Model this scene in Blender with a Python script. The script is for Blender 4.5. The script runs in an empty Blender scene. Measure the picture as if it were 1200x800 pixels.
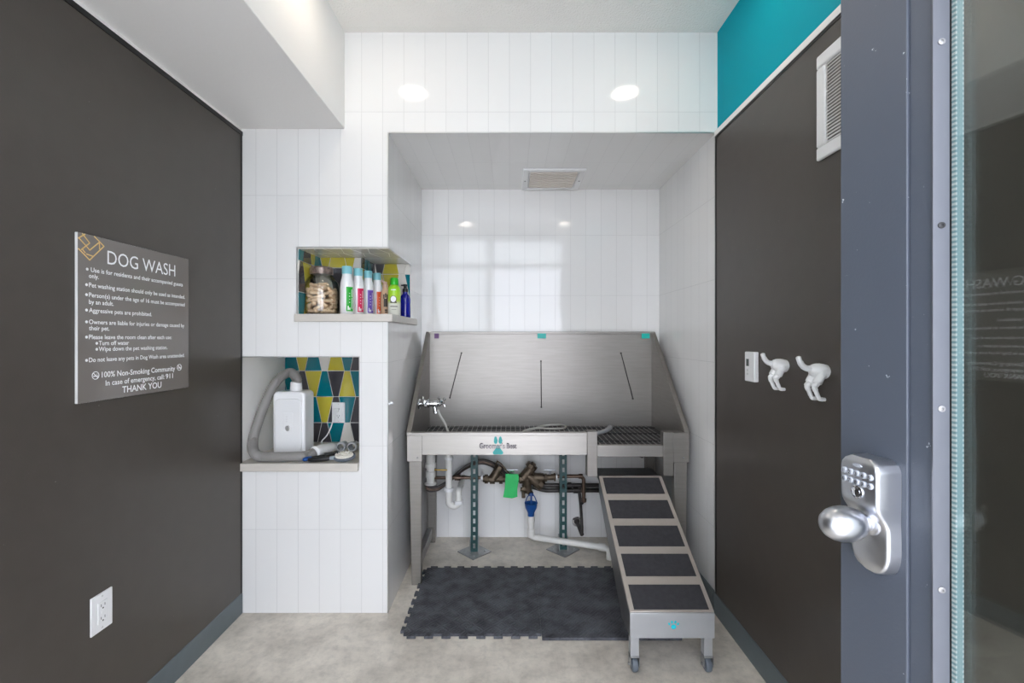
import bpy, math, random
from mathutils import Vector, Matrix
random.seed(11)
S = bpy.context.scene
COL = S.collection
PI = math.pi

# ------------------------------------------------------------------ camera, sky, exposure
CAMH = 1.317
cd = bpy.data.cameras.new('camera'); cam = bpy.data.objects.new('camera', cd); COL.objects.link(cam)
cam.location = (0, 0, CAMH); cam.rotation_euler = (PI/2, 0, 0)
cd.sensor_width = 36.0; cd.lens = 36.0*535/1200
cd.shift_x = 3/1200; cd.shift_y = -3/1200
cd.clip_start = 0.02
S.camera = cam

W = bpy.data.worlds.new('sky'); S.world = W; W.use_nodes = True
SKY_STRENGTH = 3.6
SKY_COLOR = (0.84, 0.88, 1.0, 1)
bg = W.node_tree.nodes['Background']
bg.inputs[0].default_value = SKY_COLOR
bg.inputs[1].default_value = SKY_STRENGTH
CAN_STRENGTH = 13.0
CAN_COLOR = (1.0, 0.88, 0.74, 1)

S.cycles.max_bounces = 20; S.cycles.diffuse_bounces = 12; S.cycles.glossy_bounces = 6; S.cycles.transparent_max_bounces = 24
S.view_settings.view_transform = 'Standard'
S.view_settings.look = 'None'
S.view_settings.exposure = 1.03
S.view_settings.gamma = 1.0
S.view_settings.use_curve_mapping = False

# ------------------------------------------------------------------ helpers
def P(px, py, d):
    """world point of a photograph pixel at depth d in front of the camera"""
    return Vector(((px-597)*d/535, d, CAMH-(py-397)*d/535))

def lin(c):
    r = []
    for v in c:
        v = v/255.0
        r.append(v/12.92 if v <= 0.04045 else ((v+0.055)/1.055)**2.4)
    return (r[0], r[1], r[2], 1.0)

MATS = {}
def mat(name, rgb, rough=0.5, metal=0.0, coat=0.0, noise=0.0, nscale=20.0, bump=0.0, bscale=60.0,
        emit=None, spec=0.5, stretch=None, alpha=None):
    if name in MATS: return MATS[name]
    m = bpy.data.materials.new(name); m.use_nodes = True
    nt = m.node_tree; b = nt.nodes['Principled BSDF']
    c = lin(rgb)
    b.inputs['Base Color'].default_value = c
    b.inputs['Roughness'].default_value = rough
    b.inputs['Metallic'].default_value = metal
    b.inputs['Coat Weight'].default_value = coat
    b.inputs['Specular IOR Level'].default_value = spec
    tc = nt.nodes.new('ShaderNodeTexCoord')
    src = tc.outputs['Object']
    if stretch:
        mp = nt.nodes.new('ShaderNodeMapping'); mp.inputs['Scale'].default_value = stretch
        nt.links.new(src, mp.inputs[0]); src = mp.outputs[0]
    if noise:
        n = nt.nodes.new('ShaderNodeTexNoise'); n.inputs['Scale'].default_value = nscale
        n.inputs['Detail'].default_value = 5
        nt.links.new(src, n.inputs['Vector'])
        r = nt.nodes.new('ShaderNodeValToRGB')
        r.color_ramp.elements[0].position = 0.3; r.color_ramp.elements[1].position = 0.7
        r.color_ramp.elements[0].color = tuple(max(0, v*(1-noise)) for v in c[:3])+(1,)
        r.color_ramp.elements[1].color = tuple(min(1, v*(1+noise)) for v in c[:3])+(1,)
        nt.links.new(n.outputs['Fac'], r.inputs[0]); nt.links.new(r.outputs[0], b.inputs['Base Color'])
    if bump:
        n2 = nt.nodes.new('ShaderNodeTexNoise'); n2.inputs['Scale'].default_value = bscale
        n2.inputs['Detail'].default_value = 3
        nt.links.new(src, n2.inputs['Vector'])
        bp = nt.nodes.new('ShaderNodeBump'); bp.inputs['Strength'].default_value = bump
        bp.inputs['Distance'].default_value = 0.01
        nt.links.new(n2.outputs['Fac'], bp.inputs['Height']); nt.links.new(bp.outputs[0], b.inputs['Normal'])
    if emit:
        b.inputs['Emission Color'].default_value = emit[0]; b.inputs['Emission Strength'].default_value = emit[1]
    MATS[name] = m
    return m

def glass_mat(name, tint, f0=0.04, rough=0.0, edge=None):
    """thin clear glass: a clear body with a Fresnel gloss over it"""
    if name in MATS: return MATS[name]
    m = bpy.data.materials.new(name); m.use_nodes = True
    nt = m.node_tree; nt.nodes.clear()
    out = nt.nodes.new('ShaderNodeOutputMaterial')
    tr = nt.nodes.new('ShaderNodeBsdfTransparent'); tr.inputs[0].default_value = tint
    gl = nt.nodes.new('ShaderNodeBsdfGlossy'); gl.inputs['Roughness'].default_value = rough
    lw = nt.nodes.new('ShaderNodeLayerWeight'); lw.inputs['Blend'].default_value = 0.5
    pw = nt.nodes.new('ShaderNodeMath'); pw.operation = 'POWER'; pw.inputs[1].default_value = 5
    ml = nt.nodes.new('ShaderNodeMath'); ml.operation = 'MULTIPLY_ADD'
    ml.inputs[1].default_value = 1-f0; ml.inputs[2].default_value = f0
    mx = nt.nodes.new('ShaderNodeMixShader')
    L = nt.links.new
    L(lw.outputs['Facing'], pw.inputs[0]); L(pw.outputs[0], ml.inputs[0]); L(ml.outputs[0], mx.inputs[0])
    if edge:
        er = nt.nodes.new('ShaderNodeValToRGB'); er.color_ramp.elements[0].position = .30; er.color_ramp.elements[0].color = tint
        er.color_ramp.elements[1].position = .85; er.color_ramp.elements[1].color = edge
        L(lw.outputs['Facing'], er.inputs[0]); L(er.outputs[0], tr.inputs[0])
    L(tr.outputs[0], mx.inputs[1]); L(gl.outputs[0], mx.inputs[2]); L(mx.outputs[0], out.inputs[0])
    MATS[name] = m
    return m

TILE_W, TILE_H = 0.1016, 0.4013
def tile_mat(name, ua, va, uo=0.0, vo=0.0, rgb=(232, 231, 229), rough=0.07, w=TILE_W, h=TILE_H, mortar=(212, 211, 209)):
    """stacked glossy wall tile; ua / va name the world axes that run across and up the tile"""
    m = bpy.data.materials.new(name); m.use_nodes = True
    nt = m.node_tree; b = nt.nodes['Principled BSDF']; L = nt.links.new
    g = nt.nodes.new('ShaderNodeNewGeometry'); sp = nt.nodes.new('ShaderNodeSeparateXYZ')
    L(g.outputs['Position'], sp.inputs[0])
    cb = nt.nodes.new('ShaderNodeCombineXYZ')
    for k, (ax, off) in enumerate(((ua, uo), (va, vo))):
        a = nt.nodes.new('ShaderNodeMath'); a.operation = 'ADD'; a.inputs[1].default_value = 10*(w if k == 0 else h)-off
        L(sp.outputs[ax], a.inputs[0]); L(a.outputs[0], cb.inputs[k])
    br = nt.nodes.new('ShaderNodeTexBrick')
    br.offset = 0.0; br.squash = 1.0
    c = lin(rgb)
    br.inputs['Color1'].default_value = c
    br.inputs['Color2'].default_value = tuple(v*0.975 for v in c[:3])+(1,)
    br.inputs['Mortar'].default_value = lin(mortar)
    br.inputs['Scale'].default_value = 1.0
    br.inputs['Mortar Size'].default_value = 0.0012
    br.inputs['Mortar Smooth'].default_value = 0.2
    br.inputs['Brick Width'].default_value = w
    br.inputs['Row Height'].default_value = h
    L(cb.outputs[0], br.inputs['Vector'])
    L(br.outputs['Color'], b.inputs['Base Color'])
    inv = nt.nodes.new('ShaderNodeMath'); inv.operation = 'SUBTRACT'; inv.inputs[0].default_value = 1.0
    L(br.outputs['Fac'], inv.inputs[1])
    bp = nt.nodes.new('ShaderNodeBump'); bp.inputs['Strength'].default_value = 0.5; bp.inputs['Distance'].default_value = 0.0015
    L(inv.outputs[0], bp.inputs['Height']);
    # slight unevenness of the glaze
    n = nt.nodes.new('ShaderNodeTexNoise'); n.inputs['Scale'].default_value = 9; n.inputs['Detail'].default_value = 1
    L(g.outputs['Position'], n.inputs['Vector'])
    bp2 = nt.nodes.new('ShaderNodeBump'); bp2.inputs['Strength'].default_value = 0.12; bp2.inputs['Distance'].default_value = 0.004
    L(n.outputs['Fac'], bp2.inputs['Height']); L(bp.outputs[0], bp2.inputs['Normal'])
    L(bp2.outputs[0], b.inputs['Normal'])
    b.inputs['Roughness'].default_value = rough
    return m

class MB:
    def __init__(s): s.v = []; s.f = []; s.m = []
    def add(s, vs, fs, m=0):
        o = len(s.v); s.v += [Vector(v) for v in vs]
        for f in fs: s.f.append([o+i for i in f]); s.m.append(m)
        return s
    def box(s, x0, x1, y0, y1, z0, z1, m=0):
        v = [(x0,y0,z0),(x1,y0,z0),(x1,y1,z0),(x0,y1,z0),(x0,y0,z1),(x1,y0,z1),(x1,y1,z1),(x0,y1,z1)]
        return s.add(v, [(0,3,2,1),(4,5,6,7),(0,1,5,4),(1,2,6,5),(2,3,7,6),(3,0,4,7)], m)
    def prism(s, poly, vec, m=0):
        """closed prism from a planar polygon (3-D points) swept along vec"""
        n = len(poly); p = [Vector(q) for q in poly]; vec = Vector(vec)
        nrm = Vector((0,0,0))
        for i in range(n): nrm += p[i].cross(p[(i+1) % n])
        if nrm.dot(vec) > 0: p = p[::-1]
        vs = p+[q+vec for q in p]
        fs = [tuple(range(n)), tuple(range(2*n-1, n-1, -1))]
        fs += [(i, n+i, n+(i+1) % n, (i+1) % n)[::1] for i in range(n)]
        fs = [fs[0], fs[1]]+[((i+1) % n, i, n+i, n+(i+1) % n) for i in range(n)]
        return s.add(vs, fs, m)
    def tube(s, pts, r, seg=10, m=0, cap=True):
        pts = [Vector(p) for p in pts]; n = len(pts)
        rs = r if isinstance(r, (list, tuple)) else [r]*n
        t0 = (pts[1]-pts[0]).normalized()
        up = Vector((0,0,1)) if abs(t0.z) < 0.9 else Vector((1,0,0))
        a = t0.cross(up).normalized(); vs = []
        for i in range(n):
            t = (pts[min(i+1, n-1)]-pts[max(i-1, 0)]).normalized()
            a = (a-t*a.dot(t)).normalized(); b = t.cross(a)
            for k in range(seg):
                th = 2*PI*k/seg
                vs.append(pts[i]+(a*math.cos(th)+b*math.sin(th))*rs[i])
        fs = []
        for i in range(n-1):
            for k in range(seg):
                k2 = (k+1) % seg
                fs.append((i*seg+k, i*seg+k2, (i+1)*seg+k2, (i+1)*seg+k))
        if cap:
            fs.append(tuple(range(seg-1, -1, -1))); fs.append(tuple((n-1)*seg+k for k in range(seg)))
        return s.add(vs, fs, m)
    def lathe(s, prof, origin=(0,0,0), axis=(0,0,1), seg=24, m=0, sx=1.0):
        """prof: (radius, height) from bottom to top; zero radius closes"""
        o = Vector(origin); ax = Vector(axis).normalized()
        ref = Vector((1,0,0)) if abs(ax.x) < 0.9 else Vector((0,1,0))
        a = (ref-ax*ref.dot(ax)).normalized(); b = ax.cross(a)
        vs = []; ring = []
        for (r, h) in prof:
            if r <= 1e-6: ring.append([len(vs)]); vs.append(o+ax*h)
            else:
                ring.append(list(range(len(vs), len(vs)+seg)))
                for k in range(seg):
                    th = 2*PI*k/seg
                    vs.append(o+ax*h+a*(r*math.cos(th)*sx)+b*(r*math.sin(th)))
        fs = []
        for i in range(len(prof)-1):
            A, B = ring[i], ring[i+1]
            if len(A) == 1 and len(B) == 1: continue
            for k in range(seg):
                k2 = (k+1) % seg
                if len(A) == 1: fs.append((A[0], B[k2], B[k])[::-1] if False else (A[0], B[k2], B[k]))
                elif len(B) == 1: fs.append((A[k], A[k2], B[0]))
                else: fs.append((A[k], A[k2], B[k2], B[k]))
        return s.add(vs, fs, m)
    def cyl(s, p0, p1, r, seg=16, m=0, r1=None):
        p0, p1 = Vector(p0), Vector(p1); h = (p1-p0).length
        r1 = r if r1 is None else r1
        return s.lathe([(0,0),(r,0),(r1,h),(0,h)], p0, p1-p0, seg, m)
    def build(s, name, mats, parent=None, bevel=0.0, seg=2, angle=35, local=False, sub=0):
        me = bpy.data.meshes.new(name)
        off = Vector((0,0,0))
        if parent is not None and not local:
            q = parent
            while q is not None: off += q.location; q = q.parent
        me.from_pydata([tuple(v-off) for v in s.v], [], s.f)
        if not isinstance(mats, (list, tuple)): mats = [mats]
        for mm in mats: me.materials.append(mm)
        for p, k in zip(me.polygons, s.m): p.material_index = k; p.use_smooth = True
        me.set_sharp_from_angle(angle=math.radians(angle))
        o = bpy.data.objects.new(name, me); COL.objects.link(o)
        if parent is not None: o.parent = parent
        if bevel:
            b = o.modifiers.new('bevel', 'BEVEL'); b.width = bevel; b.segments = seg
            b.limit_method = 'ANGLE'; b.angle_limit = math.radians(40); b.harden_normals = False
        if sub:
            q = o.modifiers.new('sub', 'SUBSURF'); q.levels = sub; q.render_levels = sub
        return o

def tag(o, label, cat=None, group=None):
    o['label'] = label
    if cat: o['category'] = cat
    if group: o['group'] = group
    return o
def struct(o):
    o['kind'] = 'structure'; return o
def thing(name, label, cat, loc=(0,0,0), group=None):
    o = bpy.data.objects.new(name, None); COL.objects.link(o); o.location = loc; o.empty_display_size = 0.05
    return tag(o, label, cat, group)

_txt = {}
def text2d(s, bold=False):
    """flat outline mesh of a string: points normalised to cap height 1"""
    if s in _txt: return _txt[s]
    cu = bpy.data.curves.new('t', 'FONT'); cu.body = s; cu.size = 1.0; cu.resolution_u = 3
    if bold: cu.offset = 0.013
    o = bpy.data.objects.new('t', cu); COL.objects.link(o)
    dg = bpy.context.evaluated_depsgraph_get(); dg.update()
    me = bpy.data.meshes.new_from_object(o.evaluated_get(dg))
    vs = [(v.co.x, v.co.y) for v in me.vertices]; fs = [tuple(p.vertices) for p in me.polygons]
    bpy.data.objects.remove(o); bpy.data.curves.remove(cu); bpy.data.meshes.remove(me)
    _txt[s] = (vs, fs); return vs, fs
CAP = 0.69
def put_text(mb, s, origin, u, v, width=None, cap=0.02, m=0, bold=False, center=False):
    vs, fs = text2d(s, bold)
    x0 = min(a for a, b in vs); x1 = max(a for a, b in vs)
    sy = cap/CAP; sx = (width/(x1-x0)) if width else sy
    o = Vector(origin); u = Vector(u); v = Vector(v)
    sh = (x0+x1)/2 if center else x0
    mb.add([o+u*((a-sh)*sx)+v*(b*sy) for a, b in vs], fs, m)

def clip(poly, u0, u1, v0, v1):
    def cut(pl, f, inter):
        r = []
        for i in range(len(pl)):
            a, b = pl[i], pl[(i+1) % len(pl)]
            if f(a):
                r.append(a)
                if not f(b): r.append(inter(a, b))
            elif f(b): r.append(inter(a, b))
        return r
    def ix(val, k):
        def g(a, b):
            t = (val-a[k])/(b[k]-a[k]); return (a[0]+(b[0]-a[0])*t, a[1]+(b[1]-a[1])*t)
        return g
    for f, g in ((lambda p: p[0] >= u0, ix(u0, 0)), (lambda p: p[0] <= u1, ix(u1, 0)),
                 (lambda p: p[1] >= v0, ix(v0, 1)), (lambda p: p[1] <= v1, ix(v1, 1))):
        if not poly: return poly
        poly = cut(poly, f, g)
    return poly

def arc(c, r, a0, a1, n, ax, ay):
    c = Vector(c); ax = Vector(ax); ay = Vector(ay)
    return [c+ax*(r*math.cos(a0+(a1-a0)*i/n))+ay*(r*math.sin(a0+(a1-a0)*i/n)) for i in range(n+1)]

def spline(pts, n=8):
    pts = [Vector(p) for p in pts]; r = []
    q = [2*pts[0]-pts[1]]+pts+[2*pts[-1]-pts[-2]]
    for i in range(1, len(q)-2):
        p0, p1, p2, p3 = q[i-1:i+3]
        for k in range(n):
            t = k/n
            r.append(0.5*((2*p1)+(p2-p0)*t+(2*p0-5*p1+4*p2-p3)*t*t+(3*p1-p0-3*p2+p3)*t**3))
    r.append(pts[-1]); return r

# ------------------------------------------------------------------ materials
T_FRONT = tile_mat('white_tile_front', 0, 2)
T_SIDE = tile_mat('white_tile_side', 1, 2, uo=2.195)
T_TOP = tile_mat('white_tile_overhead', 0, 1, vo=2.195, rough=0.04, h=.38, mortar=(224, 223, 221))
TILES = [T_FRONT, T_SIDE, T_TOP]
M_PAINT = mat('white_paint', (240, 238, 235), 0.6, bump=0.06, bscale=90)
M_SOFFIT = mat('soffit_paint', (240, 238, 235), 0.6, bump=0.05, bscale=70)
M_CEIL = mat('textured_ceiling', (240, 237, 232), 0.8, bump=0.55, bscale=120)
M_TEAL = mat('teal_paint', (0, 156, 172), 0.7, bump=0.1, bscale=200, spec=0.15)
M_PANEL = mat('charcoal_laminate', (72, 66, 61), 0.38, noise=0.05, nscale=14, bump=0.04, bscale=300)
M_BLACK = mat('black_trim', (18, 18, 19), 0.4)
M_BASE = mat('slate_vinyl', (92, 102, 106), 0.4, noise=0.05)
M_METALTRIM = mat('satin_aluminium', (205, 205, 203), 0.3, metal=0.9)
M_STEEL = mat('brushed_steel', (150, 146, 141), 0.44, metal=0.9, noise=0.05, nscale=7, bump=0.06, bscale=30, stretch=(1, 1, 12))
M_STEELH = mat('brushed_steel_rails', (172, 168, 163), 0.38, metal=0.75, noise=0.04, nscale=7, bump=0.05, bscale=30, stretch=(1, 12, 12))
M_STEELD = mat('dull_steel', (150, 150, 150), 0.4, metal=1.0, noise=0.08)
M_CHROME = mat('chrome', (225, 226, 228), 0.07, metal=1.0)
M_NICKEL = mat('satin_nickel', (206, 208, 213), 0.31, metal=1.0)
M_GRIP = mat('grip_tape', (52, 51, 54), 0.9, noise=0.22, nscale=60, bump=0.3, bscale=500)
M_GRATE = mat('dark_grate', (42, 41, 42), 0.5)
M_PALETRIM = mat('ramp_deck_sheet', (186, 177, 168), 0.42, metal=0.55, noise=0.04)
M_WHITE = mat('white_plastic', (232, 232, 232), 0.35)
M_WHITEG = mat('gloss_white_plastic', (238, 238, 238), 0.18, coat=0.3)
M_PVC = mat('white_pvc', (222, 220, 214), 0.35, noise=0.03)
M_GREYHOSE = mat('grey_hose', (138, 135, 132), 0.5)
M_PALEHOSE = mat('pale_grey_hose', (186, 184, 178), 0.45)
M_BLACKP = mat('black_plastic', (24, 24, 26), 0.4)
M_BLUE = mat('cobalt_plastic', (18, 72, 138), 0.35)
M_BLUEGLASS = mat('cobalt_glass', (12, 24, 150), 0.08, coat=0.6)
M_GREEN = mat('green_tag', (32, 190, 96), 0.45, noise=0.06)
M_STRUT = mat('green_strut', (22, 66, 66), 0.4, noise=0.1)
M_SILVER = mat('zinc_plate', (165, 166, 165), 0.38, metal=0.8, noise=0.12, nscale=40)
M_BRASS = mat('weathered_brass', (96, 84, 70), 0.45, metal=0.75, noise=0.25, nscale=50, bump=0.3, bscale=120)
M_COPPER = mat('dull_copper', (106, 88, 76), 0.38, metal=0.85, noise=0.3, nscale=40)
M_PIPEB = mat('dark_iron', (58, 54, 52), 0.4, metal=0.6, noise=0.25, nscale=40)
M_RUBBER = mat('slate_rubber', (58, 61, 68), 0.7)
M_SILL = mat('pale_stone', (203, 197, 188), 0.35, noise=0.04, nscale=12, stretch=(1, 4, 4))
M_GROUT = mat('white_grout', (222, 220, 214), 0.6)
M_TTEAL = mat('tile_teal', (0, 112, 124), 0.1, coat=0.3)
M_TYEL = mat('tile_yellow', (192, 180, 62), 0.1, coat=0.3)
M_TDARK = mat('tile_charcoal', (66, 64, 68), 0.12, coat=0.3)
M_TWHITE = mat('tile_white', (222, 218, 210), 0.1, coat=0.3)
M_SIGN = mat('taupe_acrylic', (120, 114, 109), 0.14, coat=0.15)
M_SIGNEDGE = mat('frosted_edge', (214, 214, 212), 0.4)
M_LETTER = mat('white_lettering', (244, 244, 244), 0.5)
M_GOLD = mat('gold_line', (222, 186, 118), 0.45)
M_DOOR = mat('slate_blue_paint', (77, 83, 93), 0.38, bump=0.03, bscale=200)
M_BEAD = mat('pale_blue_grey_bead', (98, 101, 108), 0.35, metal=0.2)
M_LENS = mat('lamp_lens', (255, 250, 240), 0.4, emit=(CAN_COLOR, CAN_STRENGTH))
G_DOOR = glass_mat('door_glass', (0.93, 0.945, 0.93, 1), 0.08)
G_JAR = glass_mat('jar_glass', (0.96, 0.97, 0.96, 1), 0.06, 0.02, (0.22, 0.25, 0.22, 1))
M_BISC = mat('biscuit', (232, 200, 166), 0.75, noise=0.12, nscale=60)
M_TEALST = mat('teal_sticker', (40, 180, 172), 0.45)
M_AQUA = mat('aqua_cap', (134, 200, 208), 0.35)

# scuffs on the door paint
def scuffs(m, thr, scale, rgb):
    nt = m.node_tree; b = nt.nodes['Principled BSDF']; L = nt.links.new
    tc = nt.nodes.new('ShaderNodeTexCoord')
    n = nt.nodes.new('ShaderNodeTexNoise'); n.inputs['Scale'].default_value = scale; n.inputs['Detail'].default_value = 6
    n.inputs['Roughness'].default_value = 0.7
    r = nt.nodes.new('ShaderNodeValToRGB'); r.color_ramp.elements[0].position = thr; r.color_ramp.elements[1].position = thr+0.02
    base = b.inputs['Base Color']
    mx = nt.nodes.new('ShaderNodeMix'); mx.data_type = 'RGBA'
    if base.is_linked: L(base.links[0].from_socket, mx.inputs[6])
    else: mx.inputs[6].default_value = base.default_value
    mx.inputs[7].default_value = lin(rgb)
    L(tc.outputs['Object'], n.inputs['Vector']); L(n.outputs['Fac'], r.inputs[0]); L(r.outputs[0], mx.inputs[0])
    L(mx.outputs[2], base)
scuffs(M_DOOR, 0.665, 38, (200, 205, 210))
scuffs(M_PANEL, 0.71, 60, (150, 148, 146))
scuffs(M_GRIP, 0.72, 16, (90, 90, 92))

def concrete():
    m = bpy.data.materials.new('worn_concrete'); m.use_nodes = True
    nt = m.node_tree; b = nt.nodes['Principled BSDF']; L = nt.links.new
    tc = nt.nodes.new('ShaderNodeTexCoord')
    n1 = nt.nodes.new('ShaderNodeTexNoise'); n1.inputs['Scale'].default_value = 3.4; n1.inputs['Detail'].default_value = 9; n1.inputs['Roughness'].default_value = 0.62
    r1 = nt.nodes.new('ShaderNodeValToRGB')
    r1.color_ramp.elements[0].position = 0.32; r1.color_ramp.elements[0].color = lin((186, 178, 166))
    r1.color_ramp.elements[1].position = 0.62; r1.color_ramp.elements[1].color = lin((232, 224, 211))
    n2 = nt.nodes.new('ShaderNodeTexNoise'); n2.inputs['Scale'].default_value = 26; n2.inputs['Detail'].default_value = 8; n2.inputs['Roughness'].default_value = 0.7
    r2 = nt.nodes.new('ShaderNodeValToRGB')
    r2.color_ramp.elements[0].position = 0.30; r2.color_ramp.elements[0].color = (0.62, 0.62, 0.62, 1)
    r2.color_ramp.elements[1].position = 0.55; r2.color_ramp.elements[1].color = (1, 1, 1, 1)
    mx = nt.nodes.new('ShaderNodeMix'); mx.data_type = 'RGBA'; mx.blend_type = 'MULTIPLY'; mx.inputs[0].default_value = 0.55
    for n in (n1, n2): L(tc.outputs['Object'], n.inputs['Vector'])
    L(n1.outputs['Fac'], r1.inputs[0]); L(n2.outputs['Fac'], r2.inputs[0])
    L(r1.outputs[0], mx.inputs[6]); L(r2.outputs[0], mx.inputs[7]); L(mx.outputs[2], b.inputs['Base Color'])
    bp = nt.nodes.new('ShaderNodeBump'); bp.inputs['Strength'].default_value = 0.15; bp.inputs['Distance'].default_value = 0.006
    L(n2.outputs['Fac'], bp.inputs['Height']); L(bp.outputs[0], b.inputs['Normal'])
    b.inputs['Roughness'].default_value = 0.5
    return m
M_CONC = concrete()

# ------------------------------------------------------------------ the room
XL, XR = -1.2965, 1.0          # side walls
D0, DB = 2.195, 3.036          # front tile plane, alcove back
XA = -0.583                    # left side of the alcove
ZC, ZS, ZA = 2.79, 2.326, 2.31 # ceiling, soffit, alcove ceiling
YF = -0.12                     # entrance wall

def tiled(mb, name, mats=TILES):
    """box-built wall; each face takes the tile that runs the right way across it"""
    o = mb.build(name, mats)
    for p in o.data.polygons:
        n = p.normal
        p.material_index = 0 if abs(n.y) > 0.7 else (1 if abs(n.x) > 0.7 else 2)
        p.use_smooth = False
    return struct(o)

m = MB(); m.box(XL-.3, XR+.3, YF-.02, DB+.3, -.12, 0)
struct(m.build('floor', M_CONC))
m = MB(); m.box(-9, 9, -14, YF-.02, -.14, -.02)
struct(m.build('ground_outside', mat('pale_paving', (232, 229, 224), 0.8, noise=0.05)))
m = MB(); m.box(XL-.3, XR+.3, YF-.2, DB+.3, ZC, ZC+.1)
struct(m.build('ceiling', M_CEIL))
m = MB(); m.box(XL, -.792, YF, D0, ZS, ZC)
struct(m.build('ceiling_soffit', M_SOFFIT, bevel=.003))
m = MB(); m.box(XL-.15, XL, YF-.2, DB+.1, 0, ZC)
struct(m.build('wall_left', M_PAINT))
# right wall: painted teal above the panelling
m = MB(); m.box(XR, XR+.15, YF-.2, D0, 0, 2.30, 0); m.box(XR, XR+.15, YF-.2, D0, 2.30, ZC, 1)
struct(m.build('wall_right', [M_PAINT, M_TEAL]))
tiled(MB().box(.995, XR+.15, D0, DB+.1, 0, ZC), 'wall_right_alcove')
tiled(MB().box(XA, .995, DB, DB+.12, 0, ZC), 'wall_back')
tiled(MB().box(XA, .995, D0, DB, ZA, ZC), 'wall_header')
# entrance wall and camera doorway; sidelight and transom glazing added to spread the daylight
m = MB()
m.box(XL-.15, -1.05, YF-.2, YF, 0, ZC); m.box(.775, XR+.15, YF-.2, YF, 0, ZC); m.box(-1.05, .775, YF-.2, YF, 2.72, ZC); m.box(-1.05, -.31, YF-.2, YF, 0, .16)
struct(m.build('wall_front', M_PAINT))
m = MB()
m.box(-1.05, -1.0, YF-.15, YF-.03, .16, 2.72); m.box(-.31, -.235, YF-.15, YF-.03, 0, 2.72); m.box(.715, .775, YF-.15, YF-.03, 0, 2.72)
m.box(-1.0, -.31, YF-.15, YF-.03, .16, .21); m.box(-1.0, .715, YF-.15, YF-.03, 2.285, 2.34); m.box(-1.0, .715, YF-.15, YF-.03, 2.67, 2.72)
struct(m.build('trim_doorway', M_DOOR))
for k, q in enumerate(((-1.0, -.31, .21, 2.285), (-1.0, -.31, 2.34, 2.67), (-.235, .715, 2.34, 2.67))):  # unseen panes, added so daylight enters wider and softer than by the doorway
    m = MB(); m.box(q[0]+.001, q[1]-.001, YF-.094, YF-.088, q[2]+.001, q[3]-.001); struct(m.build('added_window_%d' % (k+1), G_DOOR))

# left tiled column with its two niches
NB_LO, NB_L, NB_R, XSTEP = 2.64, 2.451, 2.69, -.80
m = MB()
m.box(XL, XA, D0, DB+.1, 0, .70)
m.box(-.722, XA, D0, DB+.1, .70, 1.231); m.box(XL, -.722, NB_LO, DB+.1, .70, 1.231)
m.box(XL, XA, D0, DB+.1, 1.231, 1.42)
m.box(XL, -1.0216, D0, DB+.1, 1.42, 1.758); m.box(-1.0216, XSTEP, NB_L, DB+.1, 1.42, 1.758); m.box(XSTEP, XA, NB_R, DB+.1, 1.42, 1.758)
m.box(XL, XA, D0, DB+.1, 1.758, ZC)
tiled(m, 'wall_niche_column')
# metal edge trims of the tiled openings
m = MB(); e = .004
m.box(XA-e, XA, D0-.002, D0+e, .0, 1.398); m.box(XA-e, XA+.001, D0-.002, D0+e, 1.76, ZA)
m.box(XA, .995, D0-.002, D0+e, ZA-e, ZA+.001)
m.box(.988, .997, D0-.003, D0+.004, .1, ZA)
struct(m.build('trim_alcove', M_METALTRIM))
m = MB()
m.box(-1.0246, XA, D0-.002, D0+e, 1.756, 1.760); m.box(-1.0246, -1.0206, D0-.002, D0+e, 1.437, 1.758)
m.box(XA-.002, XA+.002, D0, NB_R, 1.754, 1.760)
m.box(XL, -.719, D0-.002, D0+e, 1.229, 1.234); m.box(-.723, -.719, D0-.002, D0+e, .72, 1.231)
struct(m.build('trim_niche', M_METALTRIM))

# harlequin tiles: trapezoids in four glazes, laid as relief on a grout bed
TR = [M_GROUT, M_TTEAL, M_TYEL, M_TDARK, M_TWHITE]
def harlequin(name, o, u, v, n, wd, ht, v_rows, uc, colours, half=.0652, wide=.094, narrow=.030, g=.0035):
    """o corner, u across, v up, n towards the room; v_rows = row boundaries, uc = centre of column zero"""
    o, u, v, n = Vector(o), Vector(u), Vector(v), Vector(n)
    m = MB()
    m.prism([o, o+u*wd, o+u*wd+v*ht, o+v*ht], n*.003, 0)
    for r in range(len(v_rows)-1):
        b, t = v_rows[r]+g/2, v_rows[r+1]-g/2
        for k in range(-9, 12):
            c = uc+k*half
            up = (k+r) % 2 == 1
            wb, wt = (wide, narrow) if up else (narrow, wide)
            q = clip([(c-wb/2, b), (c+wb/2, b), (c+wt/2, t), (c-wt/2, t)], .001, wd-.001, .001, ht-.001)
            if len(q) < 3: continue
            a = sum(q[i][0]*q[(i+1) % len(q)][1]-q[(i+1) % len(q)][0]*q[i][1] for i in range(len(q)))
            if abs(a) < 2e-5: continue
            m.prism([o+u*x+v*y+n*.003 for x, y in q], n*.004, colours(r, k))
    ob = m.build(name, TR, bevel=.0018, seg=2, angle=60)
    return struct(ob)
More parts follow.
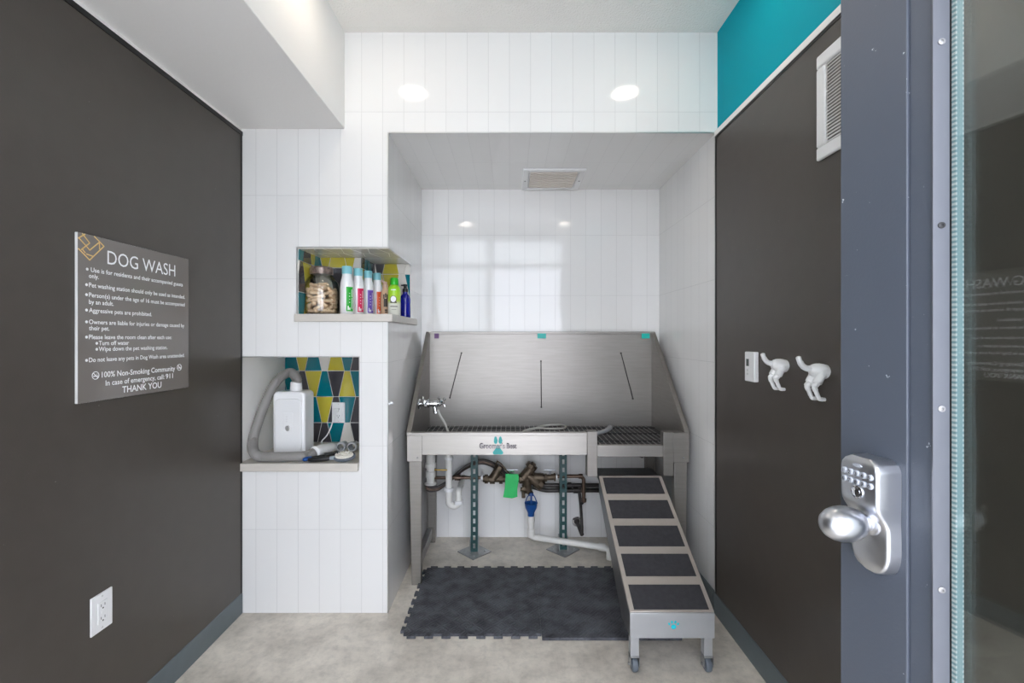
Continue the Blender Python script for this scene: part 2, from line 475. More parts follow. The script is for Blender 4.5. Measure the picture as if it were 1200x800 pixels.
# lower niche: rows from the bottom up; keys are columns counted from the one at x = -1.1327
TE, YE, DK, WH = 1, 2, 3, 4
LOW = {0: {-1: WH, 0: DK, 1: DK, 2: TE, 3: WH, 4: DK}, 1: {-1: WH, 0: TE, 1: YE, 2: DK, 3: TE, 4: DK},
       2: {-2: TE, -1: DK, 0: YE, 1: TE, 2: DK, 3: YE, 4: TE}, 3: {-2: TE, -1: YE, 0: TE, 1: WH, 2: YE, 3: TE, 4: DK}}
z0 = .722
harlequin('wall_niche_tiles', (XL+.001, NB_LO, z0), (1,0,0), (0,0,1), (0,-1,0), -.722-XL-.002, 1.231-z0,
          [.684-z0, .834-z0, .984-z0, 1.133-z0, 1.283-z0], -1.1327-XL, lambda r, k: LOW[r].get(k, [TE, DK, YE][k % 3]))
z0 = 1.437; ROWS = [1.395-z0, 1.545-z0, 1.697-z0, 1.85-z0]
UP = {2: [YE, YE, YE, WH, YE, TE], 1: [WH, DK, WH, TE, DK, YE], 0: [TE, YE, WH, DK, TE, YE]}
harlequin('wall_niche_tiles', (-1.0206, NB_L, z0), (1,0,0), (0,0,1), (0,-1,0), .2206, 1.758-z0, ROWS, .035,
          lambda r, k: UP[r][k % 6])
UPL = {2: [TE, DK, YE, TE], 1: [DK, YE, DK, WH], 0: [TE, YE, TE, DK]}
harlequin('wall_niche_tiles', (-1.0216, D0+.006, z0), (0,1,0), (0,0,1), (1,0,0), NB_L-D0-.006, 1.758-z0, ROWS, .03,
          lambda r, k: UPL[r][k % 4])
harlequin('wall_niche_tiles', (XSTEP, NB_L, z0), (0,1,0), (0,0,1), (1,0,0), NB_R-NB_L, 1.758-z0, ROWS, .03,
          lambda r, k: {2: [DK, TE, TE, DK], 1: [YE, DK, WH, TE], 0: [TE, DK, YE, WH]}[r][k % 4])
harlequin('wall_niche_tiles', (XSTEP+.007, NB_R, z0), (1,0,0), (0,0,1), (0,-1,0), XA-XSTEP-.008, 1.758-z0, ROWS, .03,
          lambda r, k: {2: [DK, YE, WH, WH], 1: [YE, YE, WH, TE], 0: [TE, DK, TE, TE]}[r][k % 4])
# glazed panel over the corner niche
harlequin('wall_niche_tiles', (-1.0216, D0+.004, 1.758), (1,0,0), (0,1,0), (0,0,-1), XA+1.0216-.002, NB_L-D0-.012, [-.02, .12, .27], .1,
          lambda r, k: WH)

# panelling, black reveals, white strips
ZP = 2.296
m = MB(); m.box(XL, XL+.012, YF, D0-.012, .095, ZP)
struct(m.build('wall_left_panel', M_PANEL))
m = MB(); m.box(XL, XL+.016, YF, D0-.002, ZP-.004, ZP+.014); m.box(XL, XL+.014, D0-.012, D0-.003, .1, ZP)
struct(m.build('trim_left', M_BLACK))
m = MB(); m.box(XL, XL+.010, YF, D0-.001, ZP+.014, ZS)
struct(m.build('trim_left_cap', M_PAINT))
m = MB(); m.box(XR-.012, XR, YF, D0-.016, .095, 2.278)
struct(m.build('wall_right_panel', M_PANEL))
m = MB(); m.box(XR-.014, XR, YF, D0-.004, 2.276, 2.288); m.box(XR-.014, XR, D0-.016, D0-.004, .1, 2.278)
struct(m.build('trim_right', M_BLACK))
m = MB(); m.box(XR-.016, XR, YF, D0-.003, 2.288, 2.312)
struct(m.build('trim_right_cap', mat('white_trim', (238, 237, 234), .4)))
m = MB(); m.box(XL, XL+.016, YF, D0-.001, 0, .1)
struct(m.build('baseboard_left', M_BASE, bevel=.004))
m = MB(); m.box(XR-.018, XR, YF, D0, 0, .1); m.box(.981, .995, D0, 2.9, 0, .1)
struct(m.build('baseboard_right', M_BASE, bevel=.004))

# sills
m = MB(); m.box(XL+.001, -.724, D0-.018, NB_LO-.008, .684, .722)
tag(m.build('shelf_slab', M_SILL, bevel=.003), 'pale stone slab shelf at the bottom of the lower niche under the hair dryer', 'shelf')
m = MB(); m.prism([(-1.028, D0-.018, 1.40), (-.559, D0-.018, 1.40), (-.559, 2.775, 1.40), (-.5825, 2.775, 1.40), (-.5825, NB_R-.008, 1.40), (-.792, NB_R-.008, 1.40), (-.792, NB_L-.008, 1.40), (-1.012, NB_L-.008, 1.40), (-1.012, D0-.0005, 1.40), (-1.028, D0-.0005, 1.40)], (0,0,.037))
tag(m.build('shelf_slab', M_SILL, bevel=.003), 'pale stone slab shelf wrapping the column corner under the shampoo bottles', 'shelf')

# ------------------------------------------------------------------ ceiling lights and vents
def can(x, y, label):
    t = thing('ceiling_light', label, 'ceiling light', (x, y, ZC), 'recessed ceiling lights')
    m = MB(); m.lathe([(.074, 0), (.078, -.006), (.098, -.005), (.102, 0)], (x, y, ZC), seg=32)
    m.build('trim_ring', M_WHITE, t)
    m = MB(); m.lathe([(0, -.004), (.074, -.004), (.074, -.0005), (0, -.0005)][::-1], (x, y, ZC), seg=32)
    m.build('lens', M_LENS, t)
can(-.571, 1.663, 'round recessed ceiling light beside the soffit near the tiled wall')
can(.693, 1.663, 'round recessed ceiling light near the teal wall and the tiled wall')
can(-.55, .25, 'round recessed ceiling light beside the soffit near the entrance')
can(.70, .25, 'round recessed ceiling light near the teal wall and the entrance')

t = thing('exhaust_vent', 'white square exhaust vent in the tiled alcove ceiling', 'vent', (.265, 2.83, ZA))
m = MB(); z = ZA
for b in ((.08, .45, 2.655, 2.69), (.08, .45, 2.985, 3.02), (.08, .115, 2.69, 2.985), (.415, .45, 2.69, 2.985)):
    m.box(*b, z-.012, z-.0005)
m.build('frame', M_WHITE, t, bevel=.003)
m = MB()
m.box(.125, .405, 2.70, 2.975, z-.004, z-.001, 1)
for i in range(9): m.box(.125, .405, 2.703+i*.0305, 2.723+i*.0305, z-.011, z-.006, 0)
m.build('grille', [mat('vent_slat', (226, 218, 208), .5), mat('vent_gap', (150, 145, 140), .6)], t)
m = MB()
for q in (.097, .433): m = MB(); m.lathe([(0, 0), (.006, 0), (.005, -.002), (0, -.0025)], (q, 2.84, z-.012), seg=10); m.build('screw', M_STEELD, t)

t = thing('wall_vent', 'white louvred return air vent high on the dark right wall', 'vent', (XR-.012, 1.29, 1.88))
x1 = XR-.012; y0, y1, z0, z1 = 1.12, 1.455, 1.88, 2.212
m = MB()
b = .042
for q in ((y0, y1, z0, z0+b), (y0, y1, z1-b, z1), (y0, y0+b, z0+b, z1-b), (y1-b, y1, z0+b, z1-b)):
    m.box(x1-.012, x1-.0003, *q)
m.build('frame', M_WHITE, t, bevel=.006)
m = MB(); m.box(x1-.003, x1-.0006, y0+b, y1-b, z0+b, z1-b, 1)
ns = 24; hh = (z1-z0-2*b)/ns
for i in range(ns):
    zz = z0+b+i*hh
    m.prism([(x1-.0105, y0+b, zz), (x1-.009, y0+b, zz), (x1-.004, y0+b, zz+hh*.75), (x1-.006, y0+b, zz+hh*.75)], (0, y1-y0-2*b, 0), 0)
m.build('louvre', [M_WHITE, M_STEELD], t)

# ------------------------------------------------------------------ the dog wash tub
XT0, XT1, YT0, YT1 = -.545, .956, 2.43, 3.02
ZR, ZG, ZTOP = .817, .75, 1.362
t = thing('dog_wash_tub', 'large stainless steel dog wash tub standing in the white tiled alcove', 'tub', (.2, 2.75, 0))
tub = t
m = MB(); m.box(XT0+.014, XT1-.003, YT1-.012, YT1, .70, ZTOP); m.box(XT0+.014, XT1-.003, YT1-.024, YT1-.0121, ZTOP-.012, ZTOP+.003)
m.build('backsplash', M_STEEL, t, bevel=.0015)
for sx, xx in ((0, XT0+.014), (1, XT1-.020)):
    m = MB(); m.prism([(xx, YT0+.012, ZG-.05), (xx, YT0+.012, ZR-.01), (xx, YT1-.013, ZTOP-.012), (xx, YT1-.013, ZG-.05)], (.006, 0, 0))
    # folded lip down the slope
    w = .026; xa = xx-.018 if sx == 0 else xx-.002
    m.prism([(xa, YT0, ZR-.002), (xa+w, YT0, ZR-.002), (xa+w, YT0, ZR+.010), (xa, YT0, ZR+.010)], (0, 0, -.004)) if False else None
    m.add([(xa, YT0, ZR-.012), (xa+w, YT0, ZR-.012), (xa+w, YT1-.013, ZTOP-.012), (xa, YT1-.013, ZTOP-.012),
           (xa, YT0, ZR+.003), (xa+w, YT0, ZR+.003), (xa+w, YT1-.013, ZTOP+.003), (xa, YT1-.013, ZTOP+.003)],
          [(0,3,2,1),(4,5,6,7),(0,1,5,4),(1,2,6,5),(2,3,7,6),(3,0,4,7)])
    m.build('side_panel', M_STEEL, t, bevel=.0015)
m = MB(); m.box(XT0, .413, YT0, YT0+.010, .699, ZR-.012)
m.box(XT0, .413, YT0-.004, YT0+.03, ZR-.014, ZR+.002)
m.box(XT0, XT0+.08, YT0-.003, YT0+.06, .665, ZR-.014)
m.build('apron', M_STEELH, t, bevel=.002)
m = MB(); m.box(.413, .468, YT0-.006, YT0+.05, .585, ZR+.008)
m.build('entry_post', M_STEEL, t, bevel=.003)
m = MB(); m.box(.8176, .872, YT0-.006, YT0+.05, .590, ZR+.005)
m.build('entry_post', M_STEEL, t, bevel=.003)
m = MB(); m.box(.468, .8176, YT0, YT0+.03, .690, ZG)
m.build('entry_sill', M_STEELH, t, bevel=.002)
m = MB(); m.box(.872, XT1, YT0-.003, YT0+.06, .660, ZR)
m.build('corner_cap', M_STEEL, t, bevel=.002)
# legs: folded tapering sheet
def leg(xa, xb, xc, ya, yb):
    m = MB(); m.add([(xc, ya+.006, 0), (xb-.004, ya+.006, 0), (xb-.004, yb-.01, 0), (xc, yb-.01, 0), (xa, ya, .70), (xb, ya, .70), (xb, yb, .70), (xa, yb, .70)],
                    [(0,3,2,1),(4,5,6,7),(0,1,5,4),(1,2,6,5),(2,3,7,6),(3,0,4,7)])
    return m.build('leg', M_STEEL, tub, bevel=.003)
leg(XT0+.008, XT0+.077, XT0+.022, YT0+.004, YT0+.055)
leg(.878, .948, .886, YT0+.004, YT0+.055)
leg(XT0+.012, XT0+.07, XT0+.02, YT1-.075, YT1-.01)
leg(.885, .94, .89, YT1-.075, YT1-.01)
m = MB(); m.box(XT0+.012, XT0+.017, YT0+.055, YT1-.08, .04, .70); m.box(XT0+.012, XT0+.05, YT0+.055, YT1-.08, .04, .10); m.box(XT0+.012, XT0+.026, 2.69, 2.70, .1, .7)
m.build('skirt_panel', M_STEELD, t, bevel=.002)
m = MB(); m.box(.938, .943, YT0+.06, YT1-.08, .04, .70); m.box(.92, .943, YT0+.06, YT1-.08, .04, .09)
m.build('skirt_panel', M_STEELD, t, bevel=.002)
m = MB(); m.box(XT0+.021, XT1-.021, YT0+.031, YT1-.013, .70, .722)
m.build('basin', M_STEELD, t)
m = MB(); m.box(XT0+.021, XT1-.021, YT0+.032, YT1-.014, .724, ZG-.008, 0)
x = XT0+.034
while x < XT1-.04:
    m.box(x-.0019, x+.0019, YT0+.032, YT1-.014, ZG-.008, ZG-.003, 1); x += .0305
for y in (2.56, 2.76, 2.94): m.box(XT0+.021, XT1-.021, y-.004, y+.004, ZG-.009, ZG-.002, 0)
m.build('floor_grate', [M_GRATE, mat('grate_bar', (150, 148, 146), .4, metal=.5)], t)
# tether rods on the backsplash
yb = YT1-.0165
for a, b_ in (((-.316, 1.224), (-.3925, .930)), ((.2075, 1.171), (.21, .868)), ((.7346, 1.224), (.813, .924))):
    m = MB(); m.tube([(a[0], yb, a[1]), (b_[0], yb, b_[1])], .003, 8)
    m.lathe([(0, 0), (.006, 0), (.005, .006), (0, .007)], (a[0], YT1-.012, a[1]), (0,-1,0), 12); m.lathe([(0, 0), (.006, 0), (.005, .006), (0, .007)], (b_[0], YT1-.012, b_[1]), (0,-1,0), 12)
    m.build('tether_rod', M_PIPEB, t)
for px, w, mm in ((634.7, .056, M_TEALST), (756, .052, mat('aqua_sticker', (22, 198, 184), .4)), (512, .030, mat('purple_sticker', (98, 66, 112), .5))):
    c = P(px, 393.2, YT1-.0125); m = MB(); m.box(c.x-w/2, c.x+w/2, YT1-.0252, YT1-.0243, ZTOP-.042, ZTOP-.009)
    m.build('sticker', mm, t)
# emblem on the apron
def paw_big(m, c, k):
    def blob(cx, cz, rx, rz, top=1.0):
        n = 18
        pts = []
        for i in range(n):
            a = 2*PI*i/n; pts.append((c[0]+(cx+rx*math.cos(a)*(top if math.sin(a) > 0 else 1))*k, c[1], c[2]+(cz+rz*math.sin(a))*k))
        m.prism(pts, (0, -.0012, 0), 0)
    return blob
c = P(583.6, 523, YT0)
m = MB(); bl = paw_big(m, (c.x, YT0, c.z), 1.0)
bl(-.0125, .034, .0112, .020, .8); bl(.0125, .034, .0112, .020, .8)
m.prism([(c.x+q*.001, YT0, c.z+w*.001) for q, w in ((-27,-38),(-28,-30),(-22,-22),(-14,-12),(-10,0),(-4,7),(4,7),(10,0),(14,-12),(22,-22),(28,-30),(27,-38),(18,-43),(0,-41),(-18,-43))], (0, -.0012, 0), 0)
put_text(m, "Groomer's Best", (c.x, YT0-.0018, c.z-.010), (1,0,0), (0,0,1), .198, .029, 1, True, True)
put_text(m, "Groomer's Best", (c.x, YT0-.0022, c.z-.0085), (1,0,0), (0,0,1), .190, .0235, 2, False, True)
m.build('emblem', [mat('emblem_teal', (52, 160, 158), .45), mat('emblem_dark', (70, 66, 70), .5), mat('emblem_grey', (150, 144, 148), .5)], t)
m = MB()
for q in (XT0+.055, .925): m = MB(); m.lathe([(0, 0), (.0055, 0), (.0045, .003), (0, .0035)], (q, YT0-.003, .685), (0,-1,0), 12); m.build('rivet', M_STEELD, t)
m = MB(); m.tube([(.70, 2.50, .69), (.83, 2.86, .58)], .010, 8); m.build('brace', M_PIPEB, t)

# faucet on the left end
t = thing('faucet', 'chrome two-handle faucet on the left end of the steel tub', 'faucet', (XT0+.02, 2.655, .940))
x0 = XT0+.0205; y = 2.655; z = .940
m = MB(); m.lathe([(0,0),(.032,0),(.030,.006),(.016,.009),(.016,.030),(.022,.034),(.022,.060),(.015,.064),(.015,.080),(.020,.084),(.020,.106),(.012,.112),(0,.112)], (x0, y, z), (1,0,0), 20)
m.lathe([(0,0),(.012,0),(.012,.03),(.015,.033),(.015,.045),(0,.046)], (x0+.088, y, z-.012), (.25,-.15,-1), 14)
m.build('body', M_CHROME, t)
for hx, ax in ((x0+.040, (-.3,-1,.55)), (x0+.112, (.8,-.6,.45))):
    ax = Vector(ax).normalized(); o = Vector((hx, y, z))
    m = MB(); m.lathe([(0,0),(.012,0),(.010,.020),(.015,.024),(.015,.038),(.007,.042),(0,.043)], o, ax, 14)
    a = ax.cross(Vector((0,0,1))).normalized(); b = ax.cross(a)
    cc = o+ax*.031
    for k in range(4):
        dd = a*math.cos(k*PI/2+.5)+b*math.sin(k*PI/2+.5)
        m.tube([cc+dd*.008, cc+dd*.02, cc+dd*.028, cc+dd*.034, cc+dd*.037], [.0065, .006, .009, .0085, .003], 10)
    m.build('cross_handle', M_CHROME, t)

# spray hose
t = thing('spray_hose', 'pale grey spray hose looped over the tub floor grate', 'hose', (0, 2.7, ZG))
pts = [P(513, 480, 2.645), P(516, 487, 2.64), P(521.5, 496, 2.64), (-.345, 2.63, .775), (-.27, 2.60, .7575), (-.15, 2.56, .757), (0, 2.62, .757), (.06, 2.72, .757),
       (.13, 2.80, .757), (.19, 2.91, .757), (.27, 2.975, .757), (.335, 2.96, .759), (.355, 2.87, .766), (.325, 2.79, .771), (.25, 2.775, .771), (.17, 2.795, .771), (.10, 2.77, .764), (.07, 2.68, .757), (.12, 2.60, .757), (.3, 2.56, .757), (.43, 2.60, .758), (.505, 2.665, .762)]
m = MB(); m.tube(spline(pts, 8), .0065, 10); m.build('hose', M_PALEHOSE, t)
m = MB(); m.tube(spline([(.50, 2.66, .763), (.545, 2.685, .770), (.585, 2.72, .776), (.61, 2.76, .783)], 5), [.008]+[.0125]*9+[.015]*4+[.016]*2, 14)
m.build('spray_handle', mat('sprayer_grey', (150, 150, 152), .35, metal=.2), t)

# ------------------------------------------------------------------ ramp
t = thing('dog_ramp', 'steel dog ramp with dark grip pads leading up into the tub', 'ramp', (.645, 2.1, 0))
A = Vector((0, 2.42, .592)); B = Vector((0, 1.795, .2447)); RX0, RX1 = .474, .806
dv = B-A; dl = dv.length; du = dv/dl; nn = Vector((0, -du.z, du.y)); nn = -nn if nn.z < 0 else nn
def rp(x, s, h=0): q = A+dv*s+nn*h; return Vector((x, q.y, q.z))
m = MB(); m.prism([rp(RX0, 0), rp(RX1, 0), rp(RX1, 1), rp(RX0, 1)], -nn*.008)
m.build('deck', M_PALETRIM, t, bevel=.0015)
for s in (RX0, RX1-.004):
    m = MB(); m.prism([(s, A.y, A.z-.0085), (s, B.y+.006, B.z-.011), (s, B.y+.006, B.z-.102), (s, 1.93, B.z-.102), (s, A.y, A.z-.085)], (.004, 0, 0))
    m.build('side_rail', M_STEELD, t, bevel=.001)
m = MB(); m.box(RX0, RX1, B.y-.004, B.y+.005, B.z-.102, B.z-.003)
m.build('front_panel', mat('satin_sheet', (184, 186, 188), .4, metal=.45, noise=.03), t, bevel=.002)
for a, b in ((.021, .171), (.2287, .382), (.44, .593), (.646, .7925), (.845, .988)):
    m = MB(); q = .018
    m.prism([rp(RX0+q, a, .0002), rp(RX1-q, a, .0002), rp(RX1-q, b, .0002), rp(RX0+q, b, .0002)], nn*.002)
    m.build('grip_pad', M_GRIP, t)
m = MB(); m.box(RX0+.003, RX1-.003, A.y+.003, A.y+.17, A.z-.03, A.z-.006)
m.build('hook_plate', M_STEELD, t, bevel=.002)
# small paw on the front panel
def small_paw(m, c, k):
    def el(cx, cz, rx, rz, rot=0):
        n = 14; cs, sn = math.cos(rot), math.sin(rot)
        pts = []
        for i in range(n):
            a = 2*PI*i/n; ex, ez = rx*math.cos(a), rz*math.sin(a)
            pts.append((c[0]+(cx+ex*cs-ez*sn)*k, c[1], c[2]+(cz+ex*sn+ez*cs)*k))
        m.prism(pts, (0, -.0008, 0))
    el(0, -.35, .42, .38); el(-.28, .42, .17, .25, .15); el(.28, .42, .17, .25, -.15); el(-.72, .12, .15, .23, .5); el(.72, .12, .15, .23, -.5)
m = MB(); small_paw(m, ((RX0+RX1)/2+.004, B.y-.004, B.z-.048), .024)
m.build('emblem', mat('bright_aqua', (0, 200, 214), .45), t)
for xx in (RX0+.004, RX1-.038):
    m = MB(); m.box(xx, xx+.034, B.y+.006, B.y+.038, .062, B.z-.02)
    lg = m.build('leg', mat('satin_sheet', (184, 186, 188)), t, bevel=.002)
    lg['label'] = 'square steel ramp leg with a caster'
    cx = xx+.017; cy = B.y+.022
    m = MB(); m.box(cx-.019, cx-.016, cy-.02, cy+.014, .024, .066); m.box(cx+.016, cx+.019, cy-.02, cy+.014, .024, .066); m.box(cx-.019, cx+.019, cy-.02, cy+.014, .060, .066)
    m.lathe([(0,0),(.006,0),(.006,.048),(0,.048)], (cx-.024, cy-.004, .029), (1,0,0), 10)
    m.build('caster_fork', M_SILVER, lg, bevel=.001)
    m = MB(); m.lathe([(0,0),(.020,0),(.026,.003),(.0285,.008),(.0285,.018),(.026,.023),(.020,.026),(0,.026)], (cx-.013, cy-.004, .0288), (1,0,0), 24)
    m.build('wheel', mat('grey_rubber_wheel', (96, 104, 112), .5), lg)

# ------------------------------------------------------------------ floor mats
def mat_rubber():
    m = bpy.data.materials.new('puzzle_mat_rubber'); m.use_nodes = True
    nt = m.node_tree; b = nt.nodes['Principled BSDF']; L = nt.links.new
    tc = nt.nodes.new('ShaderNodeTexCoord')
    hts = []
    for ang in (PI/4, -PI/4):
        mp = nt.nodes.new('ShaderNodeMapping'); mp.inputs['Rotation'].default_value = (0, 0, ang)
        L(tc.outputs['Object'], mp.inputs[0])
        w = nt.nodes.new('ShaderNodeTexWave'); w.inputs['Scale'].default_value = 22; w.inputs['Distortion'].default_value = 1.5
        w.inputs['Detail'].default_value = 1
        L(mp.outputs[0], w.inputs['Vector']); hts.append(w)
    ch = nt.nodes.new('ShaderNodeTexChecker'); ch.inputs['Scale'].default_value = 26
    L(tc.outputs['Object'], ch.inputs['Vector'])
    mx = nt.nodes.new('ShaderNodeMix'); L(ch.outputs['Fac'], mx.inputs[0]); L(hts[0].outputs['Fac'], mx.inputs[2]); L(hts[1].outputs['Fac'], mx.inputs[3])
    bp = nt.nodes.new('ShaderNodeBump'); bp.inputs['Strength'].default_value = 0.6; bp.inputs['Distance'].default_value = 0.004
    L(mx.outputs[0], bp.inputs['Height']); L(bp.outputs[0], b.inputs['Normal'])
    n = nt.nodes.new('ShaderNodeTexNoise'); n.inputs['Scale'].default_value = 14; n.inputs['Detail'].default_value = 8
    r = nt.nodes.new('ShaderNodeValToRGB'); r.color_ramp.elements[0].color = lin((58, 59, 64)); r.color_ramp.elements[1].color = lin((98, 100, 106))
    r.color_ramp.elements[0].position = .35; r.color_ramp.elements[1].position = .7
    L(tc.outputs['Object'], n.inputs['Vector']); L(n.outputs['Fac'], r.inputs[0]); L(r.outputs[0], b.inputs['Base Color'])
    b.inputs['Roughness'].default_value = 0.62
    return m
M_MAT = mat_rubber()
def puzzle(name, label, x0, x1, y0, y1, sides):
    """sides: for bottom, right, top, left: +1 tabs out, -1 sockets, 0 straight"""
    cor = [(x0, y0), (x1, y0), (x1, y1), (x0, y1)]; pts = []
    for k in range(4):
        a, b = Vector(cor[k]), Vector(cor[(k+1) % 4]); d = (b-a); L_ = d.length; d /= L_; n = Vector((d.y, -d.x))
        pts.append(a)
        if sides[k]:
            N = 8; p = L_/N
            for i in range(N):
                c = a+d*(p*(i+.5)); s = sides[k]*.017
                pts += [c-d*p*.17, c-d*p*.27+n*s, c+d*p*.27+n*s, c+d*p*.17]
    m = MB(); m.prism([(p.x, p.y, .0005) for p in pts], (0, 0, .013))
    return tag(m.build(name, M_MAT, bevel=.002), label, 'mat')
XM = .143
puzzle('floor_mat', 'dark rubber puzzle mat tile with toothed left edge in front of the tub', -.470, XM-.001, 2.02, 2.605, (1, 0, 1, 1))
puzzle('floor_mat', 'dark rubber puzzle mat tile with straight front edge running under the ramp', XM, .755, 1.992, 2.605, (0, 0, 1, 0))

# ------------------------------------------------------------------ struts and plumbing
def strut(x, y, label):
    t = thing('support_post', label, 'post', (x, y, 0), 'slotted strut posts under the tub')
    w = .0215; m = MB()
    # slotted face towards the camera: strips between the slots
    y0 = y-w
    z = .012; top = .699; p = .0508
    m.box(x-w, x-.0075, y0, y0+.0025, z, top); m.box(x+.0075, x+w, y0, y0+.0025, z, top)
    k = z
    while k < top:
        m.box(x-.0075, x+.0075, y0, y0+.0025, k, min(top, k+p*.42)); k += p
    m.box(x-w, x-w+.0025, y0+.0025, y+w, z, top); m.box(x+w-.0025, x+w, y0+.0025, y+w, z, top)
    m.box(x-w+.0026, x-w+.0095, y+w-.0025, y+w, z, top); m.box(x+w-.0095, x+w-.0026, y+w-.0025, y+w, z, top)
    m.build('channel', M_STRUT, t)
    m = MB(); s = .105
    m.prism([(x-s, y, .0005), (x, y-s, .0005), (x+s, y, .0005), (x, y+s, .0005)], (0, 0, .007))
    m.box(x-w-.006, x-w-.001, y-.03, y+.03, .0076, .09); m.box(x+w+.001, x+w+.006, y-.03, y+.03, .0076, .09)
    for a, b in ((-.065, 0), (.065, 0), (0, -.065)): m.lathe([(0,0),(.008,0),(.007,.006),(0,.007)], (x+a, y+b, .0075), seg=6)
    m.build('base_plate', M_SILVER, t, bevel=.001)
strut(-.216, 2.82, 'green slotted strut post beside the white drain trap under the tub')
strut(.3345, 2.85, 'green slotted strut post beside the blue funnel under the tub')

# left drain coupling
t = thing('drain_coupling', 'stack of white drain fittings behind the left front tub leg', 'pipe', P(504, 566, 2.72))
c = P(504.5, 533, 2.72); zb = P(504, 567, 2.72).z
H = .699-zb
m = MB(); m.lathe([(0,0),(.036,0),(.036,.006),(.024,.012),(.023,.04),(.029,.042),(.029,.075),(.024,.08),(.024,.098),(.033,.10),(.033,.125),(.027,.128),(.027,H),(0,H)], (c.x, 2.72, zb), seg=24)
m.build('fittings', M_PVC, t)
m = MB(); m.cyl((c.x+.024, 2.72, zb+.085), (c.x+.10, 2.72, zb+.083), .004, 8); m.build('bleed_tube', mat('brass_yellow', (176, 146, 60), .4, metal=.6), t)
# P-trap
t = thing('drain_trap', 'white plastic drain trap with a U bend under the tub', 'drain', P(530, 596, 2.75))
d = 2.75; sc_ = d/535
a = P(526, 533, d); xv = a.x; zu = P(0, 587, d).z; xr = P(537.5, 0, d).x; rc = (xr-xv)/2; rt = .0215
m = MB()
pts = [(xv, d, .699), (xv, d, zu)]+arc((xv+rc, d, zu), rc, PI, 2*PI, 12, (1,0,0), (0,0,1))+[(xr, d+.0, P(0, 580, d).z)]
m.tube(pts, rt*.92, 18)
zt = P(0, 581, d).z
m.tube([(xr, d, P(0, 586, d).z)]+arc((xr, d+.03, zt), .03, PI, PI/2, 8, (0,1,0), (0,0,1))+[(xr, DB-.002, zt+.03)], rt*.8, 18)
m.build('bend', M_PVC, t)
m = MB(); z = P(0, 573, d).z
for cx, zz in ((xv, z), (xr, P(0, 588, d).z)):
    m = MB(); m.lathe([(rt*.93,0),(rt*1.35,0),(rt*1.38,.018),(rt*1.1,.022),(rt*.93,.022)], (cx, d, zz-.01), seg=12); m.build('slip_nut', M_WHITE, t)
m = MB(); m.lathe([(rt,0),(rt*1.25,0),(rt*1.25,.014),(rt,.014)], (xv, d, P(0, 538, d).z), seg=16)
m.build('slip_nut', M_WHITE, t)

# copper supply line and dark hoses on the left
d = 2.864
t = thing('copper_pipe', 'dull copper pipe running behind the white drain trap', 'pipe', P(520, 560, d))
m = MB(); m.tube([P(506, 559.5, d), P(566, 559.5, d)], .0105, 12); m.lathe([(0,0),(.017,0),(.017,.035),(0,.035)], P(533, 559.5, d), (1,0,0), 14)
m.lathe([(0,0),(.015,0),(.015,.02),(0,.02)], P(551, 559.5, d), (1,0,0), 12)
m.build('run', M_COPPER, t)
m = MB(); m.lathe([(0,0),(.017,0),(.017,.012),(0,.012)], P(563.5, 559.5, d), (1,0,0), 14); m.build('coupling', M_WHITE, t)
hs = []
for i, (col, off) in enumerate(((M_PIPEB, 0), (M_COPPER, 4), (M_PIPEB, 8))):
    pts = [P(x_, y_+off*k_, d_+i*.0185) for x_, y_, k_, d_ in ((497, 566, .7, 2.875), (504, 571, .5, 2.88), (514, 570, .4, 2.89), (524, 564, .2, 2.90), (534, 556, .2, 2.905), (545, 547, .25, 2.91), (556, 541, .4, 2.92), (566, 539, .45, 2.925), (577, 542, .5, 2.93), (586, 548, .55, 2.935), (594, 556, .3, 2.935))]
    lab = ['topmost dark supply hose arching over the copper pipe', 'copper coloured supply hose arching between two dark hoses', 'lowest dark supply hose arching over the copper pipe'][i]
    m = MB(); m.tube(spline(pts, 6), .0085, 10)
    tag(m.build('supply_hose', col), lab, 'hose', 'supply hoses under the tub')

# backflow preventer
d = 2.885
t = thing('backflow_preventer', 'brown brass backflow preventer with valves under the tub', 'valve', P(618, 560, d))
def seg_(m, p0, p1, r, r1=None, n=14): m.cyl(P(*p0, d), P(*p1, d), r, n, 0, r1)
m = MB()
seg_(m, (566, 561, ), (595, 561), .020); seg_(m, (568, 561), (572, 561), .029, n=6); seg_(m, (574, 561.5), (580, 561.5), .028); seg_(m, (585, 561), (589, 561), .031, n=6)
seg_(m, (578, 560), (585, 548), .030, .022); seg_(m, (584.2, 549.5), (586.2, 545.5), .026, n=6)
m.tube([P(581, 545, d), P(583, 540, d), P(587, 543.5, d), P(596, 554, d)], .006, 8)
m.build('strainer', M_BRASS, t, bevel=.002)
m = MB()
seg_(m, (594, 560), (610, 560), .024); seg_(m, (597, 560), (600, 560), .032, n=6)
m.build('inlet_valve', M_BRASS, t, bevel=.002)
m = MB()
seg_(m, (608, 561), (628, 559), .030)
seg_(m, (613, 560), (624, 546.5), .034, .030); seg_(m, (621.3, 548.5), (624.8, 543.8), .036, n=8); seg_(m, (624.6, 544), (626, 542.2), .018, n=6)
seg_(m, (618, 556), (633, 568), .034, .032); seg_(m, (630, 565.5), (635, 569.5), .037, n=8)
seg_(m, (626, 559), (637, 559.5), .028)
m.build('body', M_BRASS, t, bevel=.003)
m = MB()
seg_(m, (617, 560), (619, 577), .034, .022); seg_(m, (610, 573), (616, 574), .013); seg_(m, (613, 574), (613.5, 583), .012)
seg_(m, (612, 572), (621, 571), .024); seg_(m, (619, 574), (622.5, 579), .018)
m.build('relief_valve', M_BRASS, t, bevel=.002)
m = MB()
seg_(m, (637, 559.5), (653, 558.5), .019); seg_(m, (638, 559.4), (641, 559.3), .026, n=6); seg_(m, (649, 558.8), (651, 558.7), .026, n=6)
m.build('outlet_valve', M_BRASS, t, bevel=.002)
